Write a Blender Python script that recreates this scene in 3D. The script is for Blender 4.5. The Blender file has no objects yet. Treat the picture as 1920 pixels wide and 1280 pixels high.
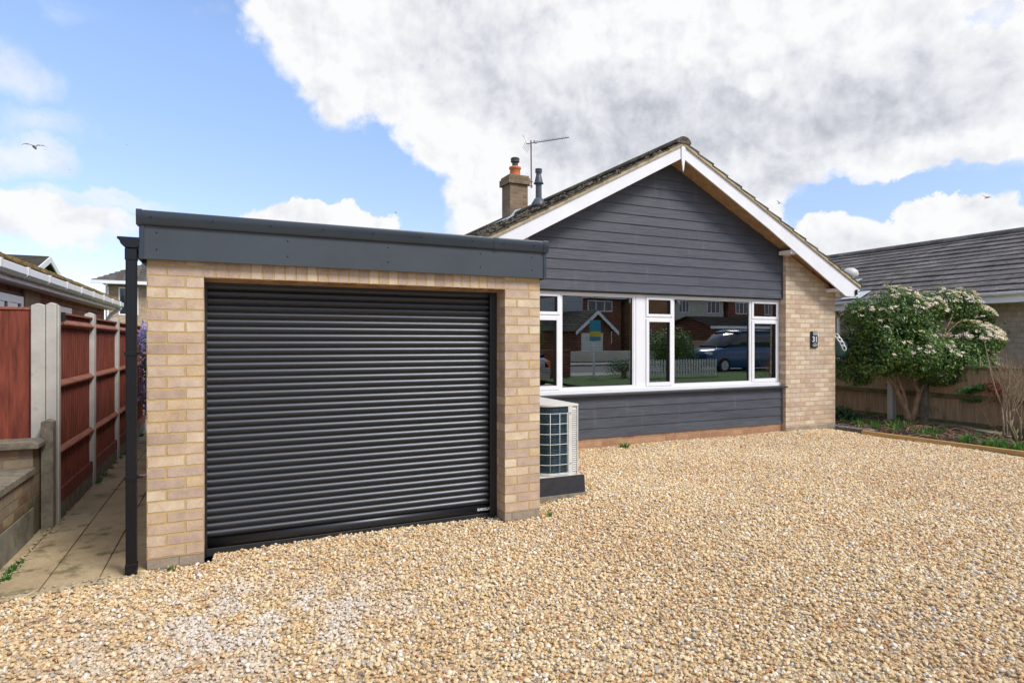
import bpy, bmesh, math, random
import numpy as np
from mathutils import Vector, Matrix
R = math.radians
random.seed(7); rng = np.random.default_rng(11)
SC = bpy.context.scene
COL = SC.collection
# ------------------------------------------------------------------ camera
CH = 1.43; FPX = 1138.0; YAW = R(25)
sY, cY = math.sin(YAW), math.cos(YAW)
cam = bpy.data.cameras.new('camera'); camo = bpy.data.objects.new('camera', cam); COL.objects.link(camo)
camo.location = (0, 0, CH); camo.rotation_euler = (R(90), 0, -YAW)
cam.sensor_width = 36; cam.lens = FPX / 1920 * 36; cam.clip_start = 0.05; cam.clip_end = 2000
SC.camera = camo
# ------------------------------------------------------------------ light, exposure
SUN_EL, SUN_AZ = 47.0, 148.0          # azimuth clockwise from +Y (street side, to the right)
SC.view_settings.view_transform = 'Standard'; SC.view_settings.look = 'None'
SC.view_settings.exposure = 0.68; SC.view_settings.gamma = 1
SC.view_settings.use_curve_mapping = False
sun = bpy.data.lights.new('sun', 'SUN'); sun.energy = 2.2; sun.angle = R(18); sun.color = (1, .95, .87)
suno = bpy.data.objects.new('sun', sun); COL.objects.link(suno); suno.location = (10, -15, 20)
sd = Vector((math.sin(R(SUN_AZ)) * math.cos(R(SUN_EL)), math.cos(R(SUN_AZ)) * math.cos(R(SUN_EL)), math.sin(R(SUN_EL))))
suno.rotation_euler = sd.to_track_quat('Z', 'Y').to_euler()
cyc = SC.cycles
cyc.max_bounces = 8; cyc.transparent_max_bounces = 12; cyc.sample_clamp_indirect = 6


def at(px, py, t):
    """point seen at photo pixel px,py at forward distance t (used only to measure the place)"""
    u = (px - 960) / FPX; v = (640 - py) / FPX
    return Vector(((sY + u * cY) * t, (cY - u * sY) * t, CH + v * t))


def azel(px, py):
    u = (px - 960) / FPX; v = (640 - py) / FPX
    return YAW + math.atan(u), math.atan(v / math.sqrt(1 + u * u))


# ------------------------------------------------------------------ world: Nishita sky + clouds by direction
def make_world():
    w = bpy.data.worlds.new('World'); SC.world = w; w.use_nodes = True
    nt = w.node_tree; N = nt.nodes; L = nt.links; N.clear()
    def nd(t, **k):
        n = N.new(t)
        for a, b in k.items(): setattr(n, a, b)
        return n
    def M(op, a, b=None, c=None, clamp=False):
        n = nd('ShaderNodeMath', operation=op); n.use_clamp = clamp
        for i, x in enumerate((a, b, c)):
            if x is None: continue
            if isinstance(x, (int, float)): n.inputs[i].default_value = x
            else: L.new(x, n.inputs[i])
        return n.outputs[0]
    def V(op, a, b=None):
        n = nd('ShaderNodeVectorMath', operation=op)
        for i, x in enumerate((a, b)):
            if x is None: continue
            if isinstance(x, tuple): n.inputs[i].default_value = x
            else: L.new(x, n.inputs[i])
        return n
    def mr(x, a, b, c, d, interp='SMOOTHSTEP'):
        n = nd('ShaderNodeMapRange', interpolation_type=interp)
        L.new(x, n.inputs[0])
        for i, q in enumerate((a, b, c, d)): n.inputs[i + 1].default_value = q
        return n.outputs[0]
    sky = nd('ShaderNodeTexSky', sky_type='NISHITA'); sky.sun_disc = False
    sky.sun_elevation = R(SUN_EL); sky.sun_rotation = R(SUN_AZ); sky.air_density = 1.0; sky.dust_density = .15; sky.ozone_density = 2.5
    tc = nd('ShaderNodeTexCoord'); D = tc.outputs['Generated']
    sep = nd('ShaderNodeSeparateXYZ'); L.new(D, sep.inputs[0])
    az = M('ARCTAN2', sep.outputs[0], sep.outputs[1]); el = M('ARCSINE', sep.outputs[2])
    # cloud plane coordinates (perspective of a flat cloud deck)
    zz = M('ADD', M('MAXIMUM', sep.outputs[2], 0.0), 0.22)
    px = M('DIVIDE', sep.outputs[0], zz); py = M('DIVIDE', sep.outputs[1], zz)
    cp = nd('ShaderNodeCombineXYZ'); L.new(px, cp.inputs[0]); L.new(py, cp.inputs[1])
    def noise(vec, scale, detail, rough, off=(0, 0, 0), dist=0.0):
        a = V('ADD', vec, off); n = nd('ShaderNodeTexNoise'); L.new(a.outputs[0], n.inputs['Vector'])
        n.inputs['Scale'].default_value = scale; n.inputs['Detail'].default_value = detail
        n.inputs['Roughness'].default_value = rough; n.inputs['Distortion'].default_value = dist
        return n.outputs['Fac']
    ae = nd('ShaderNodeCombineXYZ'); L.new(az, ae.inputs[0]); L.new(el, ae.inputs[1])
    n1 = noise(ae.outputs[0], 4.2, 9, .58, (3.1, 1.7, 0)); n2 = noise(ae.outputs[0], 11, 8, .6, (7.7, 2.2, 0), .3)
    nb = noise(cp.outputs[0], 1.3, 8, .55, (2, 5, 0))
    # warp the layout coordinates so the blobs get ragged edges
    nw = nd('ShaderNodeTexNoise'); L.new(ae.outputs[0], nw.inputs['Vector']); nw.inputs['Scale'].default_value = 9
    nw.inputs['Detail'].default_value = 7; nw.inputs['Roughness'].default_value = .6
    wv = V('MULTIPLY', V('SUBTRACT', nw.outputs['Color'], (.5, .5, .5)).outputs[0], (.16, .13, 0))
    q = V('ADD', ae.outputs[0], wv.outputs[0]).outputs[0]
    def blob(cx, cy, rx, ry, wgt, soft=.45, vec=None):
        a0, e0 = azel(cx, cy); d = V('SUBTRACT', vec or q, (a0, e0, 0))
        ra = rx / FPX * .85; re = ry / FPX * .85
        s = V('MULTIPLY', d.outputs[0], (1 / ra, 1 / re, 0)); ln = V('LENGTH', s.outputs[0])
        return mr(ln.outputs['Value'], 1 - soft, 1 + soft, wgt, 0.0)
    def total(lst, mode='MAXIMUM'):
        o = lst[0]
        for x in lst[1:]: o = M(mode, o, x)
        return o
    cover = total([blob(*b) for b in (
        (760, 20, 330, 210, 1.0, .25), (1000, 170, 330, 240, 1.0, .2), (1350, 60, 420, 300, 1.0, .3), (1700, 80, 320, 215, 1.0, .3),
        (1900, 215, 240, 120, 1.0, .25), (1230, 260, 420, 180, 1.0, .25), (1040, 400, 240, 120, 1.0, .25), (1350, 345, 150, 70, .9, .3),
        (620, 425, 160, 62, 1.0, .16), (1660, 450, 220, 72, 1.0, .2), (1500, 520, 300, 90, .8, .4),
        (40, 415, 160, 50, .62, .35), (200, 378, 120, 26, .42, .5), (20, 285, 100, 50, .46, .7), (90, 225, 150, 40, .36, .8),
        (30, 110, 90, 60, .38, .8), (160, 15, 110, 45, .34, .9), (390, 40, 50, 30, .25, .9), (1890, 400, 60, 50, .7, .5), (1500, 400, 120, 50, .8, .4))])
    gaps = total([blob(*b) for b in ((1620, 372, 130, 30, 1.0, .5), (1800, 345, 130, 36, 1.0, .5), (1092, 274, 16, 13, .55, .9), (1880, 30, 40, 24, .7, .6), (1520, 395, 60, 22, .8, .5))])
    cover = M('SUBTRACT', cover, M('MULTIPLY', gaps, .75))
    behind = mr(nb, .40, .62, 0.0, 1.0)                       # broken cloud over the rest of the sky
    # the layout belongs to the part of the sky over the house; the rest is broken cloud
    a_f = M('ABSOLUTE', M('SUBTRACT', az, YAW)); wfront = mr(a_f, .95, 1.3, 1.0, 0.0)
    whigh = mr(el, .62, .85, 1.0, 0.0); wf = M('MULTIPLY', wfront, whigh)
    cov = M('ADD', M('MULTIPLY', cover, wf), M('MULTIPLY', behind, M('SUBTRACT', 1.0, wf)))
    dens = M('ADD', cov, M('MULTIPLY', M('SUBTRACT', n1, .5), .55))
    dens = M('ADD', dens, M('MULTIPLY', M('SUBTRACT', n2, .5), .35))
    alpha = mr(dens, .22, .64, 0.0, 1.0)
    # grey bases
    dark = total([blob(*b) for b in (
        (1230, 250, 330, 105, 1.0, .55, q), (1560, 225, 270, 130, .85, .6, q), (930, 60, 300, 110, .5, .8, q), (1850, 235, 150, 45, .4, .6, q),
        (1440, 310, 170, 70, .8, .5, q), (1600, 470, 120, 35, .35, .6, q), (1050, 190, 250, 90, .8, .7, q), (1780, 60, 110, 60, .35, .7, q))])
    bright = total([blob(*b) for b in ((1405, 162, 36, 17, .8, .9, q), (1130, 90, 120, 40, .5, .8, q), (1720, 300, 150, 40, .7, .7, q), (1560, 130, 120, 40, .4, .8, q), (1330, 330, 120, 26, .5, .8, q), (1340, 60, 210, 60, .5, .7, q), (880, 260, 120, 60, .6, .6, q))])
    shade = M('SUBTRACT', dark, bright, None, True)
    shade = M('MULTIPLY', shade, M('ADD', .34, M('MULTIPLY', n2, .80)))
    rest = M('MULTIPLY', mr(nb, .5, .75, 0.0, .8), M('SUBTRACT', 1.0, wf))
    shade = M('ADD', M('MULTIPLY', shade, wf), rest)
    shade = M('ADD', shade, M('ADD', M('MULTIPLY', M('SUBTRACT', n1, .49), .75), M('MULTIPLY', M('SUBTRACT', n2, .5), .55)), None, True)
    # billows: the density seen a little way towards the sun, against the density here
    n1b = noise(ae.outputs[0], 11, 8, .6, (7.7 - .018, 2.2 - .022, 0), .3); n3 = noise(ae.outputs[0], 26, 7, .6, (1.7, 9.2, 0), .2); n3b = noise(ae.outputs[0], 26, 7, .6, (1.7 - .008, 9.2 - .010, 0), .2)
    rel = M('ADD', M('MULTIPLY', M('SUBTRACT', n1b, n2), 1.9), M('MULTIPLY', M('SUBTRACT', n3b, n3), .8))
    shade = M('ADD', shade, rel, None, True)
    ramp = nd('ShaderNodeValToRGB'); L.new(shade, ramp.inputs[0])
    e = ramp.color_ramp.elements
    e[0].position = 0.0; e[0].color = (.61, .612, .618, 1); e[1].position = 1.0; e[1].color = (.33, .345, .385, 1)
    m_ = e.new(.45); m_.color = (.50, .512, .54, 1)
    b1 = nd('ShaderNodeBackground'); b1.inputs[1].default_value = .12
    hs = nd('ShaderNodeMix', data_type='RGBA', blend_type='MULTIPLY'); hs.inputs[0].default_value = 1
    L.new(sky.outputs[0], hs.inputs[6]); hs.inputs[7].default_value = (1.44, 1.36, 1.36, 1)
    hz = nd('ShaderNodeMix', data_type='RGBA', blend_type='MULTIPLY'); hz.inputs[0].default_value = 1; L.new(hs.outputs[2], hz.inputs[6])
    hr = nd('ShaderNodeValToRGB'); L.new(el, hr.inputs[0]); he = hr.color_ramp.elements; he[0].position = 0; he[0].color = (.56, .49, .60, 1); he[1].position = .42; he[1].color = (1.02, 1.0, 1, 1)
    L.new(hr.outputs[0], hz.inputs[7]); L.new(hz.outputs[2], b1.inputs[0])
    b2 = nd('ShaderNodeBackground'); b2.inputs[1].default_value = 1.0; L.new(ramp.outputs[0], b2.inputs[0])
    mx = nd('ShaderNodeMixShader'); L.new(alpha, mx.inputs[0]); L.new(b1.outputs[0], mx.inputs[1]); L.new(b2.outputs[0], mx.inputs[2])
    out = nd('ShaderNodeOutputWorld'); L.new(mx.outputs[0], out.inputs[0])


make_world()

# ------------------------------------------------------------------ materials
class NB:
    def __init__(s, name):
        s.m = bpy.data.materials.new(name); s.m.use_nodes = True; s.nt = s.m.node_tree; s.N = s.nt.nodes; s.L = s.nt.links
        s.p = s.N['Principled BSDF']
    def n(s, t, **k):
        x = s.N.new(t)
        for a, b in k.items(): setattr(x, a, b)
        return x
    def set(s, node, key, v):
        if hasattr(v, 'links'): s.L.new(v, node.inputs[key])
        else: node.inputs[key].default_value = v
    def math(s, op, a, b=0.0, clamp=False):
        x = s.n('ShaderNodeMath', operation=op); x.use_clamp = clamp; s.set(x, 0, a); s.set(x, 1, b); return x.outputs[0]
    def noise(s, scale, detail=4, rough=.55, vec=None, sc3=None, w=0.0):
        x = s.n('ShaderNodeTexNoise'); v = vec or s.coord()
        if sc3:
            mp = s.n('ShaderNodeMapping'); s.L.new(v, mp.inputs[0]); mp.inputs['Scale'].default_value = sc3; v = mp.outputs[0]
        s.L.new(v, x.inputs['Vector']); x.inputs['Scale'].default_value = scale; x.inputs['Detail'].default_value = detail
        x.inputs['Roughness'].default_value = rough; x.inputs['Distortion'].default_value = w
        return x.outputs['Fac']
    def coord(s, kind='Object'):
        if not hasattr(s, 'tc'): s.tc = s.n('ShaderNodeTexCoord')
        return s.tc.outputs[kind]
    def ramp(s, fac, stops, interp='LINEAR'):
        x = s.n('ShaderNodeValToRGB'); s.L.new(fac, x.inputs[0]); cr = x.color_ramp; cr.interpolation = interp
        while len(cr.elements) > len(stops): cr.elements.remove(cr.elements[-1])
        while len(cr.elements) < len(stops): cr.elements.new(1.0)
        for e, (p, c) in zip(cr.elements, stops): e.position = p; e.color = (*c, 1) if len(c) == 3 else c
        return x.outputs[0]
    def mix(s, fac, a, b, mode='MIX'):
        x = s.n('ShaderNodeMix', data_type='RGBA', blend_type=mode)
        s.set(x, 0, fac)
        for i, v in ((6, a), (7, b)):
            if isinstance(v, tuple): v = (*v, 1) if len(v) == 3 else v
            s.set(x, i, v)
        return x.outputs[2]
    def step(s, v, a, b, c=0.0, d=1.0):
        x = s.n('ShaderNodeMapRange', interpolation_type='SMOOTHSTEP'); s.L.new(v, x.inputs[0])
        for i, q in enumerate((a, b, c, d)): x.inputs[i + 1].default_value = q
        return x.outputs[0]
    def bump(s, h, dist, strength=1.0, normal=None):
        x = s.n('ShaderNodeBump'); s.L.new(h, x.inputs['Height']); x.inputs['Distance'].default_value = dist; x.inputs['Strength'].default_value = strength
        if normal is not None: s.L.new(normal, x.inputs['Normal'])
        s.L.new(x.outputs[0], s.p.inputs['Normal']); return x.outputs[0]
    def base(s, c, rough=.7, spec=.4, metal=0.0):
        if isinstance(c, tuple): c = (*c, 1)
        s.set(s.p, 'Base Color', c); s.set(s.p, 'Roughness', rough); s.p.inputs['Specular IOR Level'].default_value = spec
        s.p.inputs['Metallic'].default_value = metal
        return s.m


def plain(name, col, rough=.6, var=.25, scale=6, bump=0.0, bscale=60, spec=.4, metal=0.0, dirt=None, detail=5, sc3=None):
    b = NB(name); f = b.noise(scale, detail, .6, sc3=sc3)
    lo = tuple(c * (1 - var) for c in col); hi = tuple(min(1, c * (1 + var)) for c in col)
    c = b.ramp(f, [(.3, lo), (.7, hi)])
    if dirt: c = b.mix(b.step(b.noise(dirt[1], 6, .65), dirt[2], dirt[2] + .18), c, dirt[0])
    m = b.base(c, rough, spec, metal)
    if bump: b.bump(b.noise(bscale, 4, .6, sc3=sc3), bump)
    return m


def brick(name, stops, mortar, w=.225, h=.075, mort=.015, off=(0, 0), offs=.5, moss=None, bumpd=.004, squash=None, rot=0):
    b = NB(name); uv = b.coord('UV')
    mp = b.n('ShaderNodeMapping'); b.L.new(uv, mp.inputs[0]); mp.inputs['Location'].default_value = (off[0], off[1], 0)
    mp.inputs['Rotation'].default_value = (0, 0, rot)
    wob = b.n('ShaderNodeTexNoise'); b.L.new(mp.outputs[0], wob.inputs['Vector']); wob.inputs['Scale'].default_value = 26; wob.inputs['Detail'].default_value = 3
    s1 = b.n('ShaderNodeVectorMath', operation='SUBTRACT'); b.L.new(wob.outputs['Color'], s1.inputs[0]); s1.inputs[1].default_value = (.5, .5, .5)
    s2 = b.n('ShaderNodeVectorMath', operation='MULTIPLY_ADD'); b.L.new(s1.outputs[0], s2.inputs[0]); s2.inputs[1].default_value = (.011, .011, 0); b.L.new(mp.outputs[0], s2.inputs[2])
    t = b.n('ShaderNodeTexBrick', offset=offs, offset_frequency=2, squash=squash or 1.0, squash_frequency=2); b.L.new(s2.outputs[0], t.inputs['Vector'])
    for k, v in (('Color1', (0, 0, 0, 1)), ('Color2', (1, 1, 1, 1)), ('Mortar', (.5, .5, .5, 1)), ('Scale', 1.0), ('Mortar Size', mort * .5), ('Mortar Smooth', .35), ('Bias', 0.0), ('Brick Width', w), ('Row Height', h)):
        t.inputs[k].default_value = v
    rnd = b.ramp(t.outputs['Color'], stops)
    n1 = b.noise(9, 5, .6); n2 = b.noise(70, 4, .7)
    c = b.mix(.6, rnd, b.ramp(n1, [(.3, (.36, .34, .34)), (.7, (.64, .63, .60))]), 'OVERLAY')
    c = b.mix(.35, c, b.ramp(n2, [(.3, (.3, .3, .3)), (.7, (.68, .66, .64))]), 'OVERLAY')
    pits = b.step(b.noise(120, 2, .5), .67, .72); c = b.mix(b.math('MULTIPLY', pits, .55), c, (.10, .07, .05))
    mcol = b.mix(b.noise(30, 3), mortar, tuple(x * .68 for x in mortar))
    c = b.mix(t.outputs['Fac'], c, mcol)
    big = b.noise(1.6, 5, .6); c = b.mix(.5, c, b.ramp(big, [(.3, (.40, .39, .38)), (.72, (.6, .6, .6))]), 'OVERLAY')
    if moss:
        zz = b.n('ShaderNodeSeparateXYZ'); b.L.new(uv, zz.inputs[0])
        g = b.math('ADD', b.step(zz.outputs[1], moss[1], moss[2], 1.0, 0.0), b.math('MULTIPLY', b.math('SUBTRACT', b.noise(5, 5), .5), 1.2))
        c = b.mix(b.step(g, .45, .8, 0, .8), c, moss[0])
    b.base(c, .88, .25)
    hgt = b.math('ADD', b.math('MULTIPLY', t.outputs['Fac'], -1.0), b.math('MULTIPLY', n2, .35))
    b.bump(hgt, bumpd)
    return b.m


BUFF = [(0, (.41, .31, .245)), (.15, (.53, .41, .30)), (.35, (.44, .34, .28)), (.5, (.61, .50, .365)), (.65, (.49, .375, .295)), (.8, (.64, .54, .40)), (.9, (.54, .41, .26)), (1, (.44, .335, .27))]
PALE = [(0, (.48, .355, .26)), (.2, (.57, .45, .335)), (.4, (.53, .435, .355)), (.6, (.66, .56, .44)), (.8, (.60, .47, .33)), (1, (.48, .355, .28))]
M = {}
M['garage_brick'] = brick('buff_brick_garage', BUFF, (.60, .42, .19), off=(.4925, .085), offs=.5)
M['garage_right'] = brick('buff_brick_pier', BUFF, (.56, .40, .20), off=(-2.101, .085))
M['soldier'] = brick('buff_brick_soldier', BUFF, (.60, .42, .19), w=.075, h=.225, off=(.16, -1.865), offs=0, mort=.012)
M['footing'] = brick('grey_base_brick', [(0, (.30, .25, .20)), (1, (.36, .30, .24))], (.30, .27, .23), off=(.42, .085))
M['house_brick'] = brick('pale_buff_brick', PALE, (.52, .41, .27), off=(.06, 0))
M['plinth_brick'] = brick('orange_plinth_brick', [(0, (.36, .19, .11)), (.5, (.46, .28, .16)), (1, (.33, .17, .10))], (.42, .31, .21), w=.215)
M['left_brick'] = brick('red_brown_brick', [(0, (.24, .09, .06)), (.5, (.36, .15, .10)), (.8, (.28, .11, .075)), (1, (.16, .09, .08))], (.46, .33, .26))
M['right_brick'] = brick('neighbour_brick', [(0, (.36, .29, .22)), (.5, (.44, .36, .28)), (1, (.40, .30, .22))], (.40, .34, .28), moss=((.13, .12, .04), .4, 1.6), w=.3, h=.1)
M['far_brick'] = brick('far_buff_brick', [(0, (.34, .25, .17)), (1, (.44, .34, .23))], (.42, .34, .24))
M['street_brick'] = brick('street_red_brick', [(0, (.17, .06, .035)), (1, (.27, .10, .06))], (.3, .22, .17))
M['street_orange'] = brick('street_orange_brick', [(0, (.30, .15, .06)), (1, (.42, .22, .10))], (.4, .3, .2))
M['gardenwall'] = brick('garden_wall_brick', [(0, (.20, .11, .075)), (.35, (.33, .25, .15)), (.7, (.27, .22, .16)), (1, (.18, .12, .10))], (.25, .22, .17), moss=((.10, .10, .055), -.05, .5), w=.225, h=.075, off=(0, .08))
M['chimney_brick'] = brick('chimney_brick', [(0, (.17, .125, .08)), (1, (.27, .20, .135))], (.28, .22, .15))


def m_cladding():
    b = NB('slate_grey_cladding'); uv = b.coord('UV')
    g = b.noise(1.0, 6, .65, vec=uv, sc3=(3.2, 75, 1), w=.6); g2 = b.noise(1.0, 3, .5, vec=uv, sc3=(1.2, 8, 1))
    c = b.ramp(g, [(.28, (.043, .046, .059)), (.72, (.090, .095, .116))]); c = b.mix(.4, c, b.ramp(g2, [(.3, (.36, .36, .37)), (.7, (.62, .62, .62))]), 'OVERLAY')
    gi = b.n('ShaderNodeNewGeometry'); c = b.mix(.5, c, b.ramp(gi.outputs['Random Per Island'], [(0, (.40, .40, .41)), (1, (.60, .60, .60))]), 'OVERLAY')
    st = b.noise(1.0, 5, .6, vec=uv, sc3=(9, 1.3, 1)); c = b.mix(b.step(st, .56, .78, 0, .35), c, (.16, .165, .175))
    b.base(c, b.ramp(g2, [(.3, (.42,) * 3), (.7, (.62,) * 3)]), .4); b.bump(g, .0045); return b.m
M['cladding'] = m_cladding()


def m_slats():
    b = NB('black_shutter_paint'); c = b.ramp(b.noise(2, 5), [(.3, (.003, .0035, .005)), (.7, (.006, .0065, .009))])
    b.base(c, b.ramp(b.noise(14, 5), [(.3, (.38,) * 3), (.7, (.42,) * 3)]), .9); b.p.inputs['Specular Tint'].default_value = (.84, .90, 1.0, 1); b.p.inputs['Coat Weight'].default_value = .0; b.p.inputs['Coat IOR'].default_value = 1.55; b.p.inputs['Coat Tint'].default_value = (.85, .92, 1, 1); b.p.inputs['Coat Roughness'].default_value = .36; return b.m
M['slat'] = m_slats()
M['black_plastic'] = plain('black_plastic', (.007, .008, .011), .25, .2, 3, spec=.35)
M['fascia'] = plain('anthracite_fascia', (.052, .064, .076), .42, .09, 3, spec=.4, bump=.0006, bscale=90, sc3=(1, 1, 1))
M['coping'] = plain('anthracite_trim', (.030, .040, .053), .28, .12, 3, spec=.5)
M['dark_sill'] = plain('dark_sill', (.045, .045, .048), .5, .15, 8)
M['white'] = plain('white_upvc', (.80, .81, .84), .28, .03, 4, spec=.5)
M['white_paint'] = plain('white_bargeboard', (.76, .765, .80), .42, .05, 3, dirt=((.5, .5, .47), 14, .66))
M['soffit_tan'] = plain('tan_soffit', (.34, .215, .12), .8, .25, 9, bump=.002, bscale=50)
M['gasket'] = plain('black_gasket', (.02, .02, .022), .5, .1)
M['mortar'] = plain('verge_mortar', (.40, .33, .215), .95, .3, 9, bump=.006, bscale=40, dirt=((.22, .19, .12), 9, .6))
M['lead'] = plain('lead_flashing', (.42, .48, .54), .45, .15, 8, bump=.004, bscale=14)
M['terracotta'] = plain('terracotta', (.62, .19, .075), .75, .15, 9, dirt=((.25, .12, .08), 12, .62))
M['cowl'] = plain('dark_cowl', (.07, .065, .06), .6, .3, 9)
M['zinc'] = plain('galvanised', (.42, .43, .44), .4, .2, 12, metal=.4)
M['flue'] = plain('grey_flue', (.075, .085, .105), .38, .2, 8)
M['rust'] = plain('rusty_steel', (.17, .085, .06), .7, .3, 30)
M['alu'] = plain('aerial_metal', (.25, .24, .25), .5, .2, 30, metal=.5)
M['pvc_white'] = plain('neighbour_gutter', (.72, .71, .68), .4, .12, 4, dirt=((.45, .43, .36), 7, .6))
M['concrete'] = plain('precast_concrete', (.50, .49, .455), .88, .14, 5, bump=.002, bscale=70, dirt=((.30, .27, .20), 6, .6))
M['concrete_old'] = plain('weathered_concrete', (.215, .19, .145), .95, .35, 12, bump=.007, bscale=75, dirt=((.09, .085, .05), 10, .55))
M['render_old'] = plain('stained_render', (.19, .175, .14), .93, .35, 5, bump=.004, bscale=40, dirt=((.09, .095, .05), 3, .52))
M['soil'] = plain('bare_soil', (.055, .036, .026), .97, .5, 30, bump=.03, bscale=45, dirt=((.12, .09, .06), 60, .62))
M['moss'] = plain('mossy_concrete', (.14, .13, .06), .95, .5, 9, bump=.01, bscale=50, dirt=((.07, .10, .02), 8, .5))
M['timber'] = plain('new_timber', (.50, .31, .12), .7, .2, 3, bump=.002, bscale=40, sc3=(8, 1, 8))
M['fence_red'] = plain('red_stained_wood', (.20, .048, .029), .78, .5, 5, bump=.002, bscale=50, sc3=(5, 5, .6), dirt=((.30, .12, .08), 6, .60))
M['fence_rail'] = plain('red_stained_rail', (.30, .115, .075), .75, .3, 7, bump=.002, bscale=50, sc3=(5, .6, 5))
M['fence_old'] = plain('weathered_fence', (.36, .25, .155), .88, .3, 6, bump=.003, bscale=50, sc3=(5, 5, .5), dirt=((.15, .14, .06), 3, .55))
M['fence_capmoss'] = plain('mossy_fence_rail', (.12, .11, .05), .93, .4, 9, bump=.006, bscale=50)
M['ac_white'] = plain('heat_pump_casing', (.60, .59, .555), .42, .1, 5, dirt=((.42, .40, .34), 6, .68))
M['ac_coil'] = plain('blue_coil_fins', (.016, .045, .068), .45, .3, 20)
M['ac_wire'] = plain('guard_wire', (.62, .63, .58), .5, .1, 9)
M['tray'] = plain('black_tray', (.030, .030, .036), .6, .25, 14, dirt=((.08, .08, .085), 20, .68))
M['render_cream'] = plain('cream_render', (.56, .52, .42), .9, .08, 3)
M['asphalt'] = plain('asphalt', (.10, .10, .105), .9, .2, 40, bump=.004, bscale=90)
M['paving'] = plain('pavement', (.25, .24, .22), .9, .15, 12, bump=.003, bscale=60)
M['lawn'] = plain('lawn', (.06, .12, .025), .95, .4, 25, bump=.03, bscale=60)
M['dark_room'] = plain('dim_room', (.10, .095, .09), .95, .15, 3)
M['blind'] = plain('blind_slats', (.36, .36, .35), .7, .05, 3)
M['bark'] = plain('shrub_bark', (.33, .21, .12), .9, .4, 14, bump=.006, bscale=50, dirt=((.10, .11, .04), 6, .6))
M['twig'] = plain('bare_twig', (.30, .22, .145), .85, .3, 20)
M['tyre'] = plain('tyre', (.02, .02, .02), .85, .1)
M['blue_paint'] = plain('blue_car_paint', (.018, .075, .17), .18, .05, 3, spec=.6)
M['silver_paint'] = plain('silver_car_paint', (.30, .36, .42), .22, .05, 3, spec=.6, metal=.3)
M['car_glass'] = plain('car_glass', (.02, .03, .04), .06, .05, 3, spec=.8)
M['yellow_plate'] = plain('yellow_plate', (.75, .50, .05), .4, .05)
M['sign_blue'] = plain('sign_blue', (.04, .30, .42), .45, .05); M['sign_yellow'] = plain('sign_yellow', (.75, .52, .04), .45, .05)
M['gull_white'] = plain('gull_feathers', (.62, .61, .56), .8, .1, 6); M['gull_dark'] = plain('gull_dark', (.12, .12, .12), .8, .2, 6)
M['pot_green'] = plain('dark_green_plastic', (.028, .075, .065), .5, .25, 14)
M['plaque'] = plain('black_slate', (.014, .016, .024), .25, .15, 9)
M['letter'] = plain('pale_lettering', (.72, .76, .82), .5, .02)
M['curtain'] = plain('net_curtain', (.45, .47, .48), .9, .1, 6)


def m_tiles(name, c1, c2, moss, mossc2, thr, scale=7.0):
    b = NB(name); uv = b.coord('UV')
    f = b.noise(2.2, 6, .65); c = b.ramp(f, [(.3, c1), (.7, c2)])
    t = b.n('ShaderNodeTexBrick', offset=0.0); b.L.new(uv, t.inputs['Vector'])
    for k, v in (('Color1', (0, 0, 0, 1)), ('Color2', (1, 1, 1, 1)), ('Mortar', (0, 0, 0, 1)), ('Scale', 1.0), ('Mortar Size', .003), ('Brick Width', .30), ('Row Height', 50.0)): t.inputs[k].default_value = v
    c = b.mix(.22, c, t.outputs['Color'], 'OVERLAY')
    c = b.mix(b.math('MULTIPLY', t.outputs['Fac'], .7), c, (.02, .02, .02))
    ms = b.noise(scale, 7, .72); c = b.mix(b.step(ms, thr, thr + .1), c, b.mix(b.noise(25, 3), moss, mossc2))
    sp = b.step(b.noise(16, 5, .7), .66, .70); c = b.mix(b.math('MULTIPLY', sp, .7), c, (.42, .40, .34))
    b.base(c, .93, .2); b.bump(b.math('ADD', b.math('MULTIPLY', b.step(ms, thr - .04, thr + .14), 1.0), b.math('MULTIPLY', b.noise(60, 4), .4)), .02); return b.m
M['tiles_main'] = m_tiles('mossy_concrete_tiles', (.10, .085, .065), (.19, .165, .13), (.10, .082, .045), (.20, .165, .085), .50)
M['tiles_right'] = m_tiles('dark_concrete_tiles', (.095, .088, .086), (.18, .166, .158), (.16, .135, .075), (.24, .22, .16), .56)
M['tiles_left'] = m_tiles('moss_covered_tiles', (.10, .085, .06), (.16, .13, .09), (.17, .10, .022), (.24, .17, .05), .40)
M['tiles_far'] = m_tiles('far_tiles', (.085, .078, .07), (.15, .135, .115), (.17, .13, .04), (.2, .16, .07), .60)


def m_path():
    b = NB('concrete_path_slabs'); uv = b.coord('UV')
    c = b.ramp(b.noise(1.3, 7, .66), [(.25, (.27, .20, .11)), (.5, (.43, .335, .205)), (.75, (.52, .42, .28))])
    c = b.mix(.5, c, b.ramp(b.noise(45, 5, .7), [(.3, (.36, .36, .36)), (.7, (.63, .63, .63))]), 'OVERLAY')
    c = b.mix(b.step(b.noise(5, 5, .6), .54, .68, 0, .7), c, (.09, .085, .035))
    c = b.mix(b.step(b.noise(9, 5, .7, w=1.5), .70, .74, 0, .7), c, (.55, .54, .5))
    b.base(c, .88, .3); b.bump(b.noise(60, 5, .7), .005); return b.m
M['path'] = m_path()


def m_gravel_base():
    b = NB('gravel_bed'); v = b.n('ShaderNodeTexVoronoi'); b.L.new(b.coord(), v.inputs['Vector']); v.inputs['Scale'].default_value = 55
    c = b.ramp(v.outputs['Color'], [(0, (.30, .20, .10)), (.3, (.48, .33, .17)), (.6, (.58, .45, .28)), (1, (.40, .35, .30))])
    b.base(c, .9, .3); b.bump(v.outputs['Distance'], -.012); return b.m
M['gravel_bed'] = m_gravel_base()


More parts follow.
